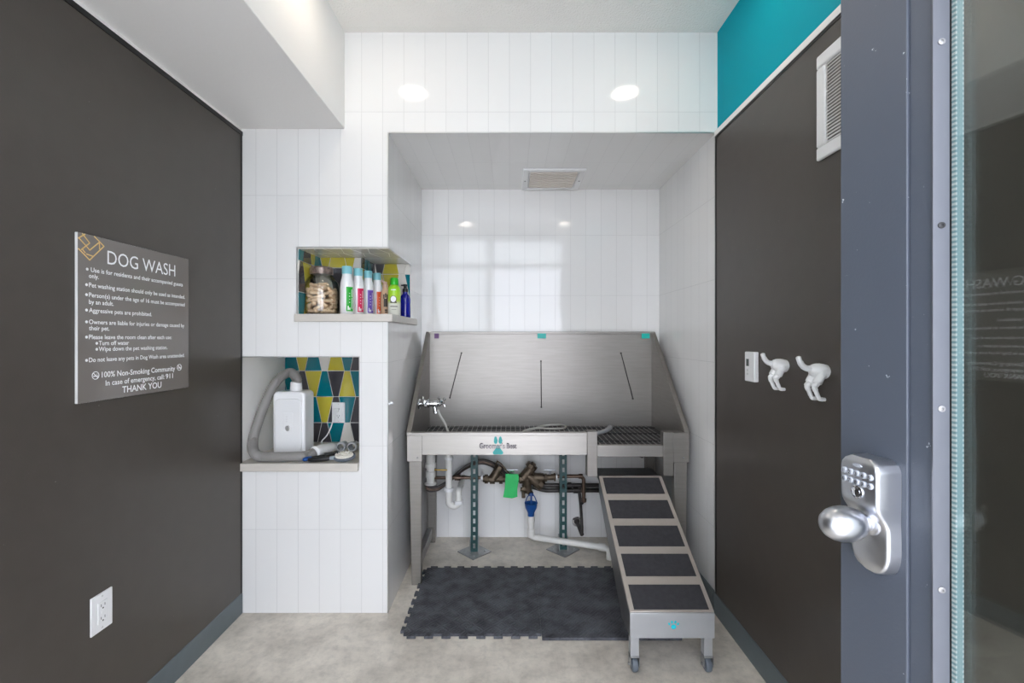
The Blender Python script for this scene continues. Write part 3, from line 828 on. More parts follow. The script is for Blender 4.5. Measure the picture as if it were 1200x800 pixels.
m = MB(); seg_(m, (651.3, 558.5), (652.8, 558.5), .022); m.build('washer', M_WHITE, t)
for px in (599.5, 644.5):
    m = MB(); seg_(m, (px, 558), (px, 550.5), .006, n=8); m.tube([P(px-7.2, 551, d), P(px-4, 550.2, d), P(px, 551, d), P(px+4, 550.2, d), P(px+7.2, 551, d)], [.005, .0045, .007, .0045, .005], 8)
    m.build('tee_handle', M_NICKEL, t)
# green tag
m = MB(); y = 2.825
q = [P(592.5, 555, y), P(607.5, 555.5, y), P(607.8, 562, y), P(606.2, 573, y), P(606.4, 582, y), P(600, 583.8, y), P(589.5, 582.5, y), P(591.5, 572, y)]
m.prism(q, (0, .004, 0)); m.tube(arc(P(600, 553.5, y+.001), .012, 0, 2*PI, 14, (1,0,0), (0,.3,1)), .0015, 6)
tag(m.build('hang_tag', M_GREEN, bevel=.001), 'bright green plastic tag hanging from the brass valve under the tub', 'tag')

# outlet pipe with elbow, drop and hose bib
t = thing('outlet_pipe', 'dark copper pipe with elbow dropping right of the backflow preventer', 'pipe', P(684, 560, d))
m = MB(); e0 = P(653, 557.8, d); e1 = P(684, 557.8, d); r = .028
m.tube([e0, (e1.x-r, d, e1.z)]+arc((e1.x-r, d, e1.z-r), r, PI/2, 0, 8, (1,0,0), (0,0,1))+[P(684, 586, d)], .0115, 12)
m.lathe([(0,0),(.0155,0),(.0155,.025),(0,.025)], P(678, 557.8, d), (1,0,0), 12); m.lathe([(0,0),(.0155,0),(.0155,.03),(0,.03)], P(684, 571, d), (0,0,-1), 12); m.lathe([(0,0),(.017,0),(.017,.02),(0,.02)], P(684, 584, d), (0,0,-1), 10)
m.build('run', M_COPPER, t)
m = MB(); m.tube(spline([P(684, 587, d), P(681, 590, d+.01), P(680, 584, d+.02), P(679, 578, d+.03), P(680.5, 592, d+.03), P(681.5, 608, d+.02), P(682, 626, d)], 6), .0095, 10)
m.build('drop', M_PIPEB, t)
m = MB(); m.tube([P(676, 611, DB-.01), P(679, 618, d+.06), P(682, 626, d)], .013, 12); m.lathe([(0,0),(.018,0),(.018,.02),(0,.02)], P(676, 611, DB-.04), (0,1,0), 12)
m.build('hose_bib', M_PIPEB, t)
m = MB(); m.lathe([(0,0),(.034,0),(.030,.006),(0,.008)], P(676, 611, DB-.0005), (0,-1,0), 24); m.build('wall_flange', M_CHROME, t)
for k, (py, lab) in enumerate(((568.5, 'upper of two dark pipes running level along the back wall under the tub'), (574.3, 'lower of two dark pipes running level along the back wall under the tub'))):
    m = MB(); dd = 2.965
    pts = [P(624, py-4, dd), P(632, py-1.5, dd), P(640, py, dd), P(654, py, dd), P(720, py, dd)] if k else [P(630, py, dd), P(660, py, dd), P(720, py, dd)]
    m.tube(spline(pts, 4), .0135, 12)
    if not k: m.lathe([(0,0),(.02,0),(.02,.022),(0,.022)], P(665.5, py, dd), (1,0,0), 12)
    else: m.lathe([(0,0),(.019,0),(.019,.03),(0,.03)], P(672, py, dd), (1,0,0), 12)
    tag(m.build('iron_pipe', M_PIPEB), lab, 'pipe', 'dark pipes along the back wall')

# blue air gap funnel and white drain pipe
d = 2.85
t = thing('drain_funnel', 'cobalt blue funnel under the brass valve on a white pipe', 'funnel', P(622, 604, d))
c = P(622.3, 604, d); k = d/535
m = MB(); m.lathe([(0,0),(.021,0),(.0215,.02),(.036,.05),(.039,.078),(.041,.08),(.036,.08),(.033,.05),(.017,.022),(0,.02)], c, seg=24)
m.build('cup', M_BLUE, t)
m = MB(); top = P(622.6, 578, d)
for sx in (-1, 1): m.tube([c+Vector((sx*.038, 0, .078)), c+Vector((sx*.024, 0, .115)), top+Vector((sx*.010, 0, -.004)), top], .0032, 8)
m.lathe([(0,0),(.016,0),(.013,.014),(0,.014)], top+Vector((0,0,-.012)), seg=14)
m.cyl(c+Vector((0,0,.03)), top, .006, 10)
m.build('yoke', M_BLUE, t)
t = thing('drain_pipe', 'white plastic drain pipe running across the floor toward the ramp', 'pipe', P(621, 640, d))
a = P(622.3, 604, d); cz = P(0, 629.5, d).z; r = .03
m = MB(); b = Vector((P(714, 0, 2.73).x, 2.73, .066))
dirx = (b-Vector((a.x+r, d, cz))).normalized()
m.tube([a, (a.x, d, cz+r)]+arc((a.x+r, d, cz+r), r, PI, 1.5*PI, 8, (1,0,0), (0,0,1))+[b+Vector((-.03,.0075,.002)), b+Vector((-.008, 0, -.006)), b+Vector((0,0,-.03)), (b.x, b.y, .001)], .0185, 16)
m.build('run', M_PVC, t)
m = MB(); m.lathe([(0,0),(.023,0),(.023,.04),(0,.04)], a+Vector((0,0,-.042)), seg=18); m.build('fitting', M_PVC, t); m = MB(); m.lathe([(0,0),(.0235,0),(.0235,.05),(0,.05)], (a.x, d, cz+.006), seg=18); m.build('fitting', M_PVC, t)
m = MB(); m.lathe([(0,0),(.0235,0),(.0235,.04),(0,.04)], b+Vector((-.06,.015,.003)), (1,-.25,-.03), 18)
m.build('fitting', M_PVC, t)

# ------------------------------------------------------------------ sign on the left wall
XSG = -1.275
t = thing('wall_sign', 'taupe acrylic dog wash rules sign on the dark left wall', 'sign', (XL+.012, 1.58, 1.125))
SY0, SY1, SZ0, SZ1 = 1.348, 1.814, 1.125, 1.633
m = MB(); m.box(XL+.0125, XSG, SY0, SY1, SZ0, SZ1, 0)
o = m.build('panel', [M_SIGN, M_SIGNEDGE], t, bevel=.001)
for p in o.data.polygons:
    if abs(p.normal.x) < .5: p.material_index = 1
xs = XSG+.0006
def su(px): return -XSG*535/(597-px)
def line(m, s, pxl, pxr, z, cap, bold=True):
    put_text(m, s, (xs, su(pxl), z), (0,1,0), (0,0,1), su(pxr)-su(pxl), cap, 0, bold)
m = MB(); line(m, 'DOG WASH', 125.7, 205.2, 1.5548, .043, False); m.build('heading', M_LETTER, t)
m = MB(); c = .0135
def dot(px, z, r=.0045):
    y = su(px); m.add([(xs, y+r*math.cos(2*PI*i/12), z+.006+r*math.sin(2*PI*i/12)) for i in range(12)], [tuple(range(12))])
for s, a, b, z, du_ in (('Use is for residents and their accompanied guests', 106.2, 214, 1.5215, 102), ('only.', 104, 115.5, 1.5025, None),
    ('Pet washing station should only be used as intended.', 104, 216.5, 1.4745, 101.2), ('Person(s) under the age of 16 must be accompanied', 104, 216.2, 1.4445, 101.2),
    ('by an adult.', 104, 133, 1.4235, None), ('Aggressive pets are prohibited.', 104, 177.8, 1.398, 101.2),
    ('Owners are liable for injuries or damage caused by', 104, 215.8, 1.3625, 101.2), ('their pet.', 104, 128, 1.3435, None),
    ('Please leave the room clean after each use:', 104, 201, 1.3165, 101.2), ('Turn off water', 115.5, 151, 1.2975, 113.2), ('Wipe down the pet washing station.', 115.5, 196, 1.279, 113.2),
    ('Do not leave any pets in Dog Wash area unattended.', 104, 216, 1.2465, 101.2)):
    line(m, s, a, b, z, c)
    if du_: dot(du_, z)
m.build('rules_text', M_LETTER, t)
m = MB()
line(m, '100% Non-Smoking Community', 119, 205, 1.1965, .0175); line(m, 'In case of emergency, call:', 123.5, 192.5, 1.1695, .0165); line(m, '911', 194, 202.5, 1.1695, .0175)
line(m, 'THANK YOU', 143, 189, 1.1395, .021)
m.build('footer_text', M_LETTER, t)
for px, zz in ((111.8, 1.2045), (210, 1.2075)):
    y = su(px); m = MB()
    m.tube(arc((xs, y, zz), .0115, 0, 2*PI, 24, (0,1,0), (0,0,1)), .0010, 4)
    m.prism([(xs, y-.0085, zz+.0072), (xs, y-.0072, zz+.0085), (xs, y+.0085, zz-.0072), (xs, y+.0072, zz-.0085)], (.0006, 0, 0))
    m.box(xs, xs+.0006, y-.008, y+.005, zz-.0035, zz-.0008); m.box(xs, xs+.0006, y+.006, y+.008, zz-.0035, zz-.0008)
    m.tube([(xs, y+.006, zz+.001), (xs, y+.004, zz+.003), (xs, y+.006, zz+.006)], .0006, 4)
    m.build('no_smoking_symbol', M_LETTER, t)
def sp(cx, cy):
    px = 80+cx/6.667; py = 260+cy/6.667; y = su(px); return Vector((xs, min(max(y, SY0+.0015), SY1), min(CAMH-(py-397)*y/535, SZ1-.002)))
m = MB()
for pl in (((203,92),(277,190),(165,297),(76,207)), ((100,215),(165,165),(108,85)), ((76,125),(128,75)), ((84,128),(140,190),(165,220),(245,155)), ((240,155),(243,212)), ((140,250),(190,268)), ((110,215),(130,240))):
    q = [sp(*a) for a in pl]
    for a, b in zip(q, q[1:]):
        dd = (b-a).normalized(); n_ = Vector((0, -dd.z, dd.y))*.0017; ex = dd*.001
        m.prism([a-ex+n_, b+ex+n_, b+ex-n_, a-ex-n_], (.0005, 0, 0))
m.build('logo', M_GOLD, t)

# ------------------------------------------------------------------ outlets
def outlet(name, label, o, u, v, n, cat='outlet', duplex=True):
    o, u, v, n = Vector(o), Vector(u), Vector(v), Vector(n)
    t = thing(name, label, cat, o)
    def rect(m, a, b, c, d, h0, h1, k=0): m.prism([o+u*a+v*c+n*h0, o+u*b+v*c+n*h0, o+u*b+v*d+n*h0, o+u*a+v*d+n*h0], n*(h1-h0), k)
    m = MB(); rect(m, -.0375, .0375, -.059, .059, .0003, .006); m.build('cover_plate', M_WHITE, t, bevel=.002)
    m = MB(); rect(m, -.0165, .0165, -.033, .033, .0062, .0085)
    rect(m, -.006, .006, -.004, .004, .0086, .0095)
    f = m.build('receptacle', M_WHITEG, t, bevel=.0008)
    for s in (-1, 1):
        m = MB(); c = s*.0195
        rect(m, -.0075, -.0055, c-.002, c+.006, .00855, .0089); rect(m, .0055, .0075, c-.002, c+.006, .00855, .0089)
        m.lathe([(0,0),(.0026,0),(.0026,.0004),(0,.0004)], o+v*(c-.0075)+n*.00855, n, 10)
        m.build('socket_slot', M_BLACKP, f)
    for s in (-1, 1): m = MB(); m.lathe([(0,0),(.003,0),(.0025,.001),(0,.0012)], o+v*(s*.049)+n*.006, n, 10); m.build('screw', M_METALTRIM, t)
    return t
yy = (-(XL+.012))*535/(597-117.6)
zz = CAMH-(716.2-397)*yy/535
outlet('wall_outlet', 'white outlet plate low on the dark left wall', (XL+.012, yy, zz), (0,1,0), (0,0,1), (1,0,0))
c = P(397, 483.2, NB_LO-.007)
outlet('wall_outlet', 'white outlet on the coloured tiles inside the lower niche', (c.x, NB_LO-.007, c.z), (1,0,0), (0,0,1), (0,-1,0))

# ------------------------------------------------------------------ hair dryer in the lower niche
ZL = .722
t = thing('pet_dryer', 'white box pet dryer with grey corrugated hose in the lower niche', 'dryer', (-1.106, 2.37, ZL))
bx0, bx1, by0, by1 = -1.203, -1.032, 2.31, 2.425
m = MB(); zt = ZL+.328
pr = [(bx0+.004, by0, ZL+.008), (bx0+.004, by0, zt-.015), (bx0+.02, by0, zt), (bx1-.02, by0, zt), (bx1-.004, by0, zt-.015), (bx1-.004, by0, ZL+.008)]
m.prism(pr, (0, by1-by0, 0)); m.build('body', M_WHITEG, t, bevel=.012, seg=4)
m = MB(); m.prism([(bx0+.018, by0-.008, ZL+.02), (bx0+.018, by0-.008, zt-.05), (bx0+.036, by0-.008, zt-.035), (bx1-.036, by0-.008, zt-.035), (bx1-.018, by0-.008, zt-.05), (bx1-.018, by0-.008, ZL+.02)], (0, .014, 0))
m.build('front_cover', M_WHITE, t, bevel=.006, seg=3)
m = MB(); m.box(-1.140, -1.092, by0-.0095, by0-.0075, ZL+.125, ZL+.222); pn = m.build('control_panel', M_WHITEG, t, bevel=.004, seg=3)
m = MB(); m.lathe([(0,0),(.014,0),(.0135,.004),(.010,.005),(.0095,.003),(0,.003)], (-1.116, by0-.0095, ZL+.146), (0,-1,0), 24); m.build('power_button', M_METALTRIM, pn)
m = MB()
for i in range(3): m = MB(); m.box(-1.126, -1.119, by0-.0102, by0-.0096, ZL+.178+i*.012, ZL+.180+i*.012); m.build('indicator', M_METALTRIM, pn)
m = MB()
for q in (bx0+.03, bx1-.03):
    for r_ in (by0+.02, by1-.02): m = MB(); m.lathe([(0,0),(.012,0),(.011,.012),(0,.012)], (q, r_, ZL+.0003), seg=12); m.build('foot', M_BLACKP, t)
oc = Vector((-1.105, 2.365, zt-.002))
m = MB(); m.lathe([(0,0),(.030,0),(.029,.01),(.027,.045),(.024,.048),(0,.048)], oc, seg=24); m.build('outlet_collar', M_WHITE, t)
hp = [oc+Vector((0,0,.03)), oc+Vector((.004,-.002,.062)), P(341, 436.5, 2.37), P(330, 441.0, 2.36), P(320, 453, 2.345), P(311, 472, 2.325), P(303, 493, 2.30), P(297, 513, 2.27), P(296.5, 526, 2.245), (-1.232, 2.225, .752), (-1.19, 2.212, .746), (-1.12, 2.212, .745), (-1.04, 2.222, .745), (-.985, 2.243, .746), P(368.5, 530, 2.265)]
sp_ = spline(hp, 16); rr = [.0226+(.0020 if i % 2 else -.0014) for i in range(len(sp_))]
m = MB(); m.tube(sp_, rr, 18); m.build('hose', M_GREYHOSE, t, angle=80)
n0 = Vector(hp[-1]); n1 = P(392, 521.5, 2.42); n1.z = ZL+.022; dn = (n1-n0)
m = MB(); m.tube([n0-dn*.03, n0, n0+dn*.10, n0+dn*.6, n0+dn*.85, n0+dn*1.0, n0+dn*1.1], [.022, .030, .0315, .029, .025, .019, .017], 20)
m.build('nozzle', M_WHITE, t)
c = P(394.5, 480.2, NB_LO-.016)
m = MB(); m.tube(spline([c+Vector((0,-.022,0)), P(391.5, 487, NB_LO-.05), P(388, 500, NB_LO-.07), P(383, 510, NB_LO-.09), P(377, 517, NB_LO-.11), (-1.005, 2.45, ZL+.02), (-1.034, 2.40, ZL+.03)], 6), .0036, 8)
m.box(c.x-.013, c.x+.013, c.y-.024, c.y-.0005, c.z-.011, c.z+.011)
m.build('power_cord', M_WHITE, t)

# brushes
t = thing('grooming_brush', 'grey oval bristle brush with black handle at the front of the lower shelf', 'brush', P(390, 545, 2.215))
hc = Vector(((403.5-597)*2.215/535, 2.215, ZL+.029)); ax = Vector((.0, -.48, .88)).normalized()
hx = Vector((1, .10, .12)); hx = (hx-ax*hx.dot(ax)).normalized(); hy = ax.cross(hx)
def oval(m, c, a, b, h0, h1, dome=0, k=0, n=28):
    rim0 = [c+hx*(a*math.cos(2*PI*i/n))+hy*(b*math.sin(2*PI*i/n))+ax*h0 for i in range(n)]
    m.prism(rim0, ax*(h1-h0), k)
m = MB(); oval(m, hc, .052, .031, -.014, 0); m.build('head', mat('slate_plastic', (92, 98, 106), .4), t, bevel=.004, seg=3)
m = MB(); oval(m, hc, .043, .023, .0003, .004)
random.seed(3)
for i in range(140):
    r_, a_ = math.sqrt(random.random()), random.random()*2*PI
    b_ = hc+hx*(.041*r_*math.cos(a_))+hy*(.021*r_*math.sin(a_))+ax*.004
    m.tube([b_, b_+ax*.009], [.0016, .0011], 5)
m.build('bristles', mat('cream_bristle', (226, 222, 212), .6), t)
hs_ = hc-hx*.046-ax*.008; he = P(361.5, 542.5, 2.20); he.z = ZL+.012
m = MB(); m.tube([hs_, hs_+(he-hs_)*.18], [.011, .0105], 14); m.build('collar', mat('pale_slate', (150, 160, 168), .4), t)
m = MB(); dd = he-hs_; m.tube([hs_+dd*.18, hs_+dd*.3, hs_+dd*.6, hs_+dd*.9, he, he+dd*.03], [.0095, .011, .0115, .0105, .008, .004], 14); m.build('handle', M_BLACKP, t)
t = thing('grooming_brush', 'black brush with blue handle tip lying behind the oval brush', 'brush', P(375, 540, 2.28))
a = P(354.5, 539.5, 2.202); a.z = ZL+.0125; b = P(397, 532, 2.305); b.z = ZL+.016; dd = b-a
m = MB(); m.tube([a, a+dd*.04, a+dd*.14, a+dd*.24], [.004, .010, .0115, .0095], 14); m.build('tip', M_BLUE, t)
m = MB(); m.tube([a+dd*.24, a+dd*.6], [.0085, .0085], 12); m.build('handle', M_BLACKP, t)
m = MB(); dn_ = dd.normalized(); sd = dn_.cross(Vector((0,0,1))).normalized()
q0 = a+dd*.6; m.prism([q0-sd*.018+Vector((0,0,-.014)), q0+dd*.42-sd*.018+Vector((0,0,-.014)), q0+dd*.42+sd*.018+Vector((0,0,-.014)), q0+sd*.018+Vector((0,0,-.014))], (0,0,.026))
m.build('head', M_BLACKP, t, bevel=.004)
for px, lab in ((399, 'clear round dryer tip behind the oval brush, nearer the white nozzle'), (412, 'clear round dryer tip behind the oval brush, against the niche side')):
    m = MB(); c = P(px, 527, 2.40); c.z = ZL+.0265
    m.lathe([(.018,0),(.0235,0),(.0265,.006),(.0265,.012),(.021,.03),(.020,.06),(.016,.06),(.017,.03),(.0215,.008),(.018,0)], c, (.0,1,.0), 24)
    tag(m.build('dryer_tip', mat('smoky_plastic', (176, 178, 180), .25)), lab, 'dryer tip', 'dryer tips in the lower niche')

# ------------------------------------------------------------------ shelf: jar, biscuits, bottles
ZU = 1.4373
JX, JY = -.957, 2.325
t = thing('biscuit_jar', 'clear glass jar of dog biscuits with mottled brown lid', 'jar', (JX, JY, ZU))
m = MB()
outer = [(0, .0), (.076, .0), (.086, .008), (.088, .02), (.088, .135), (.082, .165), (.064, .190), (.052, .198), (.052, .206)]
inner = [(.048, .206), (.048, .197), (.060, .187), (.078, .163), (.084, .134), (.084, .02), (.081, .011), (.074, .006), (0, .006)]
m.lathe(outer+inner, (JX, JY, ZU), seg=40); m.build('glass', G_JAR, t, angle=60)
m = MB(); m.lathe([(0,.2065),(.054,.2065),(.056,.210),(.056,.236),(.050,.244),(0,.245)], (JX, JY, ZU), seg=40)
m.build('lid', mat('mottled_lid', (128, 112, 104), .3, metal=.3, noise=.75, nscale=55), t)
# biscuits
def biscuit_mb():
    m = MB(); L_ = .026; n = 9
    prof = [(0, -L_), (.0065, -L_), (.0098, -L_+.004), (.0102, -L_+.009), (.0088, -L_+.015), (.0088, L_-.015), (.0102, L_-.009), (.0098, L_-.004), (.0065, L_), (0, L_)]
    return m.lathe(prof, (0,0,0), (1,0,0), 10)
proto = None; random.seed(5)
def biscuit(loc, rot):
    global proto
    if proto is None: o = proto = biscuit_mb().build('dog_biscuit', M_BISC)
    else: o = proto.copy(); COL.objects.link(o)
    o.location = loc; o.rotation_euler = rot
    tag(o, 'tan rod-shaped dog biscuit inside the clear glass jar', 'biscuit', 'dog biscuits in the jar')
for ly in range(7):
    z = ZU+.0175+ly*.0178
    for k in range(7):
        a = 2*PI*k/7+ly*.37+random.uniform(-.08, .08)
        rad = .0625+random.uniform(-.003, .004)
        tilt = random.uniform(-.45, .45) if ly else random.uniform(-.05, .05)
        biscuit((JX+rad*math.cos(a), JY+rad*math.sin(a), z+random.uniform(0, .002)), (0, tilt, a+PI/2+random.uniform(-.35, .35)))
    if ly >= 5:
        for k in range(4):
            a = 2*PI*k/4+ly*.6
            biscuit((JX+.030*math.cos(a), JY+.030*math.sin(a), z+.004+(.008 if ly == 6 else 0)), (0, random.uniform(-.3, .3), a+random.uniform(-.5, .9)))
for q in ((.02, -.03, .9), (-.035, -.01, -.4), (.0, .03, .2)):
    biscuit((JX+q[0], JY+q[1], ZU+.153), (0, random.uniform(-.2, .2), q[2]))

def patch(m, c, prof, a0, a1, h0, h1, k=0, n=10, off=.0006, rows=8):
    """curved label on a lathe body; prof gives radius at a height"""
    def rad(h):
        for (r0, z0), (r1, z1) in zip(prof, prof[1:]):
            if z0 <= h <= z1 and z1 > z0: return r0+(r1-r0)*(h-z0)/(z1-z0)
        return prof[-1][0]
    vs = []; fs = []
    for j in range(rows+1):
        h = h0+(h1-h0)*j/rows; r = rad(h)+off
        for i in range(n+1):
            a = a0+(a1-a0)*i/n; vs.append((c[0]+r*math.cos(a), c[1]+r*math.sin(a), c[2]+h))
    for j in range(rows):
        for i in range(n): fs.append((j*(n+1)+i, j*(n+1)+i+1, (j+1)*(n+1)+i+1, (j+1)*(n+1)+i))
    m.add(vs, fs, k)
def white_bottle(x, y, r, rgb, nm, label):
    c = (x, y, ZU); t = thing('shampoo_bottle', label, 'bottle', c, 'white shampoo bottles on the corner shelf')
    prof = [(0,0),(r*.9,0),(r,.006),(r,.135),(r*.96,.160),(r*.80,.185),(r*.70,.200),(r*.70,.206),(0,.206)]
    m = MB(); m.lathe(prof, c, seg=32); m.build('bottle', M_WHITEG, t)
    m = MB(); m.lathe([(0,.2062),(r*.74,.2062),(r*.74,.240),(r*.70,.245),(0,.2455)], c, seg=32); m.build('cap', M_AQUA, t)
    A0, A1 = -PI/2+.22, -PI/2+1.30
    m = MB(); patch(m, c, prof[1:], A0, A1, .018, .140, 0)
    # a name up the right-hand side, four dots and a small block of white type
    patch(m, c, prof[1:], A1-.30, A1-.20, .03, .085, 1, 3, .0011)
    patch(m, c, prof[1:], A1-.30, A1-.20, .090, .128, 1, 3, .0011)
    for h in (.060, .075, .090, .105): patch(m, c, prof[1:], A0+.42, A0+.54, h, h+.0045, 1, 2, .0011, 2)
    patch(m, c, prof[1:], A0+.22, A0+.36, .024, .044, 1, 2, .0011, 3); patch(m, c, prof[1:], A0+.42, A0+.60, .024, .036, 1, 2, .0011, 3)
    m.build('label', [mat(nm, rgb, .4), M_LETTER], t)
white_bottle(-.820, 2.305, .0335, (30, 168, 44), 'label_green', 'white shampoo bottle with aqua cap and green label beside the jar')
white_bottle(-.788, 2.378, .0315, (208, 24, 84), 'label_pink', 'white shampoo bottle with aqua cap and crimson label')
white_bottle(-.762, 2.460, .0305, (104, 74, 172), 'label_purple', 'white shampoo bottle with aqua cap and purple label')
white_bottle(-.738, 2.545, .0305, (232, 92, 40), 'label_orange', 'white shampoo bottle with aqua cap and orange label')

c = (-.676, 2.485, ZU); t = thing('spray_bottle', 'tan bottle with dark paw print between orange label and green bottles', 'bottle', c)
prof = [(0,0),(.0225,0),(.024,.004),(.024,.12),(.021,.138),(.014,.15),(.013,.158),(0,.158)]
m = MB(); m.lathe(prof, c, seg=28); m.build('bottle', mat('tan_bottle', (204, 168, 136), .4), t)
m = MB(); m.lathe([(0,.1582),(.014,.1582),(.014,.172),(.011,.180),(.010,.190),(0,.192)], c, seg=20); m.tube([(c[0]-.006, c[1]-.004, ZU+.183), (c[0]-.018, c[1]-.012, ZU+.198)], [.006, .005], 10); m.build('spray_cap', mat('pinkish_cap', (196, 164, 142), .4), t)
m = MB()
for a_, h_, da, dh in ((0, .075, .42, .022), (-.38, .108, .15, .012), (0, .114, .15, .012), (.38, .108, .15, .012), (.1, .035, .3, .004), (.1, .025, .25, .003)):
    patch(m, c, prof[1:], -PI/2+.35+a_-da, -PI/2+.35+a_+da, h_-dh, h_+dh, 0, 6, .0006, 3)
m.build('paw_print', mat('dark_brown_print', (62, 48, 40), .5), t)

c = (-.604, 2.395, ZU); t = thing('shampoo_bottle', 'lime green and white bottle with a coconut picture on the corner shelf', 'bottle', c)
prof = [(0,0),(.030,0),(.0325,.004),(.0325,.128),(.030,.146),(.022,.158),(.018,.162),(0,.162)]
def lime():
    m = bpy.data.materials.new('lime_bottle'); m.use_nodes = True
    nt = m.node_tree; b = nt.nodes['Principled BSDF']; L = nt.links.new
    tc = nt.nodes.new('ShaderNodeTexCoord'); s = nt.nodes.new('ShaderNodeSeparateXYZ'); r = nt.nodes.new('ShaderNodeValToRGB')
    mm = nt.nodes.new('ShaderNodeMath'); mm.operation = 'MULTIPLY'; mm.inputs[1].default_value = 1/.165
    L(tc.outputs['Object'], s.inputs[0]); L(s.outputs[2], mm.inputs[0]); L(mm.outputs[0], r.inputs[0]); L(r.outputs[0], b.inputs['Base Color'])
    e = r.color_ramp.elements; e[0].position = .36; e[0].color = lin((226, 226, 214)); e[1].position = .48; e[1].color = lin((176, 206, 60))
    q = e.new(.9); q.color = lin((150, 214, 40)); b.inputs['Roughness'].default_value = .3
    return m
m = MB(); m.lathe(prof, c, seg=32); m.build('bottle', lime(), t)
m = MB(); m.lathe([(0,.1622),(.021,.1622),(.0215,.166),(.021,.192),(.017,.199),(0,.201)], c, seg=28); m.build('cap', mat('bright_green_cap', (44, 176, 40), .35), t)
m = MB()
def disc(m, ca, ch, ra, rh, k, off):
    n = 20; vs = []
    for i in range(n):
        a = -PI/2+ca+ra/.0325*math.cos(2*PI*i/n); vs.append((c[0]+(.0325+off)*math.cos(a), c[1]+(.0325+off)*math.sin(a), ZU+ch+rh*math.sin(2*PI*i/n)))
    m.add(vs, [tuple(range(n))], k)
patch(m, c, prof[1:], -PI/2-.42, -PI/2+.62, .066, .073, 0, 8, .0010, 2)
disc(m, .08, .085, .017, .019, 0, .0016); disc(m, .10, .086, .0135, .0155, 1, .0026)
patch(m, c, prof[1:], -PI/2-.4, -PI/2+.75, .046, .050, 0, 6, .0008, 2); patch(m, c, prof[1:], -PI/2-.2, -PI/2+.55, .031, .033, 2, 6, .0008, 2)
patch(m, c, prof[1:], -PI/2-.3, -PI/2+.5, .132, .137, 1, 6, .0012, 2)
m.build('label_print', [mat('coconut_husk', (60, 52, 40), .5), M_LETTER, mat('grey_type', (140, 138, 130), .5)], t)

c = (-.598, 2.620, ZU); t = thing('spray_bottle', 'cobalt blue bottle with black pump at the end of the corner shelf', 'bottle', c)
prof = [(0,0),(.028,0),(.031,.004),(.031,.108),(.027,.124),(.016,.136),(.013,.140),(.013,.148),(0,.148)]
m = MB(); m.lathe(prof, c, seg=32); m.build('bottle', M_BLUEGLASS, t)
m = MB(); m.lathe([(0,.1482),(.0155,.1482),(.0155,.166),(.010,.169),(.0085,.180),(.012,.182),(.012,.192),(0,.194)], c, seg=20); m.tube([(c[0]-.006, c[1], ZU+.187), (c[0]-.022, c[1]-.008, ZU+.186)], [.005, .004], 10)
m.build('pump', M_BLACKP, t)
c = (-.648, 2.595, ZU); t = thing('spray_bottle', 'dark bottle mostly hidden behind the lime green bottle', 'bottle', c)
m = MB(); m.lathe([(0,0),(.022,0),(.023,.004),(.023,.15),(.016,.17),(0,.17)], c, seg=24); m.build('bottle', mat('dark_bottle', (36, 32, 36), .3), t)
m = MB(); m.lathe([(0,.1702),(.015,.1702),(.015,.206),(.012,.212),(0,.212)], c, seg=20); m.build('cap', M_BLACKP, t)

# ------------------------------------------------------------------ right wall fittings
XP = XR-.012
t = thing('thermostat', 'small white thermostat on the dark right wall left of the hooks', 'thermostat', (XP, 1.845, 1.145))
m = MB(); m.box(XP-.020, XP-.0004, 1.806, 1.880, 1.145, 1.265); m.build('case', M_WHITE, t, bevel=.004, seg=3)
m = MB(); m.box(XP-.0207, XP-.0201, 1.846, 1.866, 1.207, 1.236); m.build('display', mat('lcd', (84, 92, 90), .25), t)
m = MB()
for zz in (1.175, 1.190): m = MB(); m.lathe([(0,0),(.005,0),(.004,.0015),(0,.002)], (XP-.020, 1.856, zz), (-1,0,0), 12); m.build('button', M_METALTRIM, t)

def tail_hook(y, z, label, k=1.0):
    """a dog's rear end sticking out of the wall: rump, hind legs, hanging tail"""
    t = thing('coat_hook', label, 'hook', (XP, y, z), 'dog tail coat hooks on the right wall')
    def q(a, h, s=0): return Vector((XP-a*k, y+s*k, z+h*k))
    m = MB()
    m.lathe([(.022, 0), (.0225, .002), (.0235, .012), (.0235, .024), (.0215, .036), (.0165, .046), (.009, .052), (0, .053)], q(.0003, 0), (-1, 0, 0.16), 20)
    m.build('rump', M_WHITE, t)
    for s in (-1, 1):
        o_ = .005 if s < 0 else 0
        m = MB(); pts = [q(.022-o_*.6, .0, s*.010), q(.032-o_, -.016, s*.0125), q(.042-o_, -.034, s*.0125), q(.0485-o_, -.043, s*.0125), q(.044-o_, -.056, s*.0125), q(.037-o_, -.073, s*.0125), q(.033-o_, -.079, s*.0125), q(.022-o_, -.081, s*.0125), q(.016-o_, -.081, s*.0125)]
        m.tube(spline(pts, 5), [.0145*k]*5+[.013*k]*5+[.0095*k]*5+[.0078*k]*5+[.0065*k]*5+[.006*k]*5+[.0066*k]*5+[.0058*k]*5+[.0045*k], 12)
        m.build('leg', M_WHITE, t)
    m = MB(); m.tube(spline([q(.046, .010), q(.058, .011), q(.070, .018), (q(.079, .032)), q(.084, .047)], 6), [.0095*k]*6+[.009*k]*6+[.0085*k]*6+[.0075*k]*6+[.004*k], 12)
    m.build('tail', M_WHITE, t)
def hz(px, py, d): return CAMH-(py-397)*d/535
yh = XP*535/(921-597); tail_hook(yh, hz(0, 431, yh)+.006, 'white dog-rear coat hook beside the thermostat', 1.0)
yh = XP*535/(968-597); tail_hook(yh, hz(0, 438, yh)+.006, 'white dog-rear coat hook nearest the open door', 1.04)

# ------------------------------------------------------------------ the open entrance door
DR = bpy.data.objects.new('door_1', None); COL.objects.link(DR); struct(DR)
DR.location = (.593, .818, 0); DR.rotation_euler = (0, 0, math.atan2(-.9914, .1305))
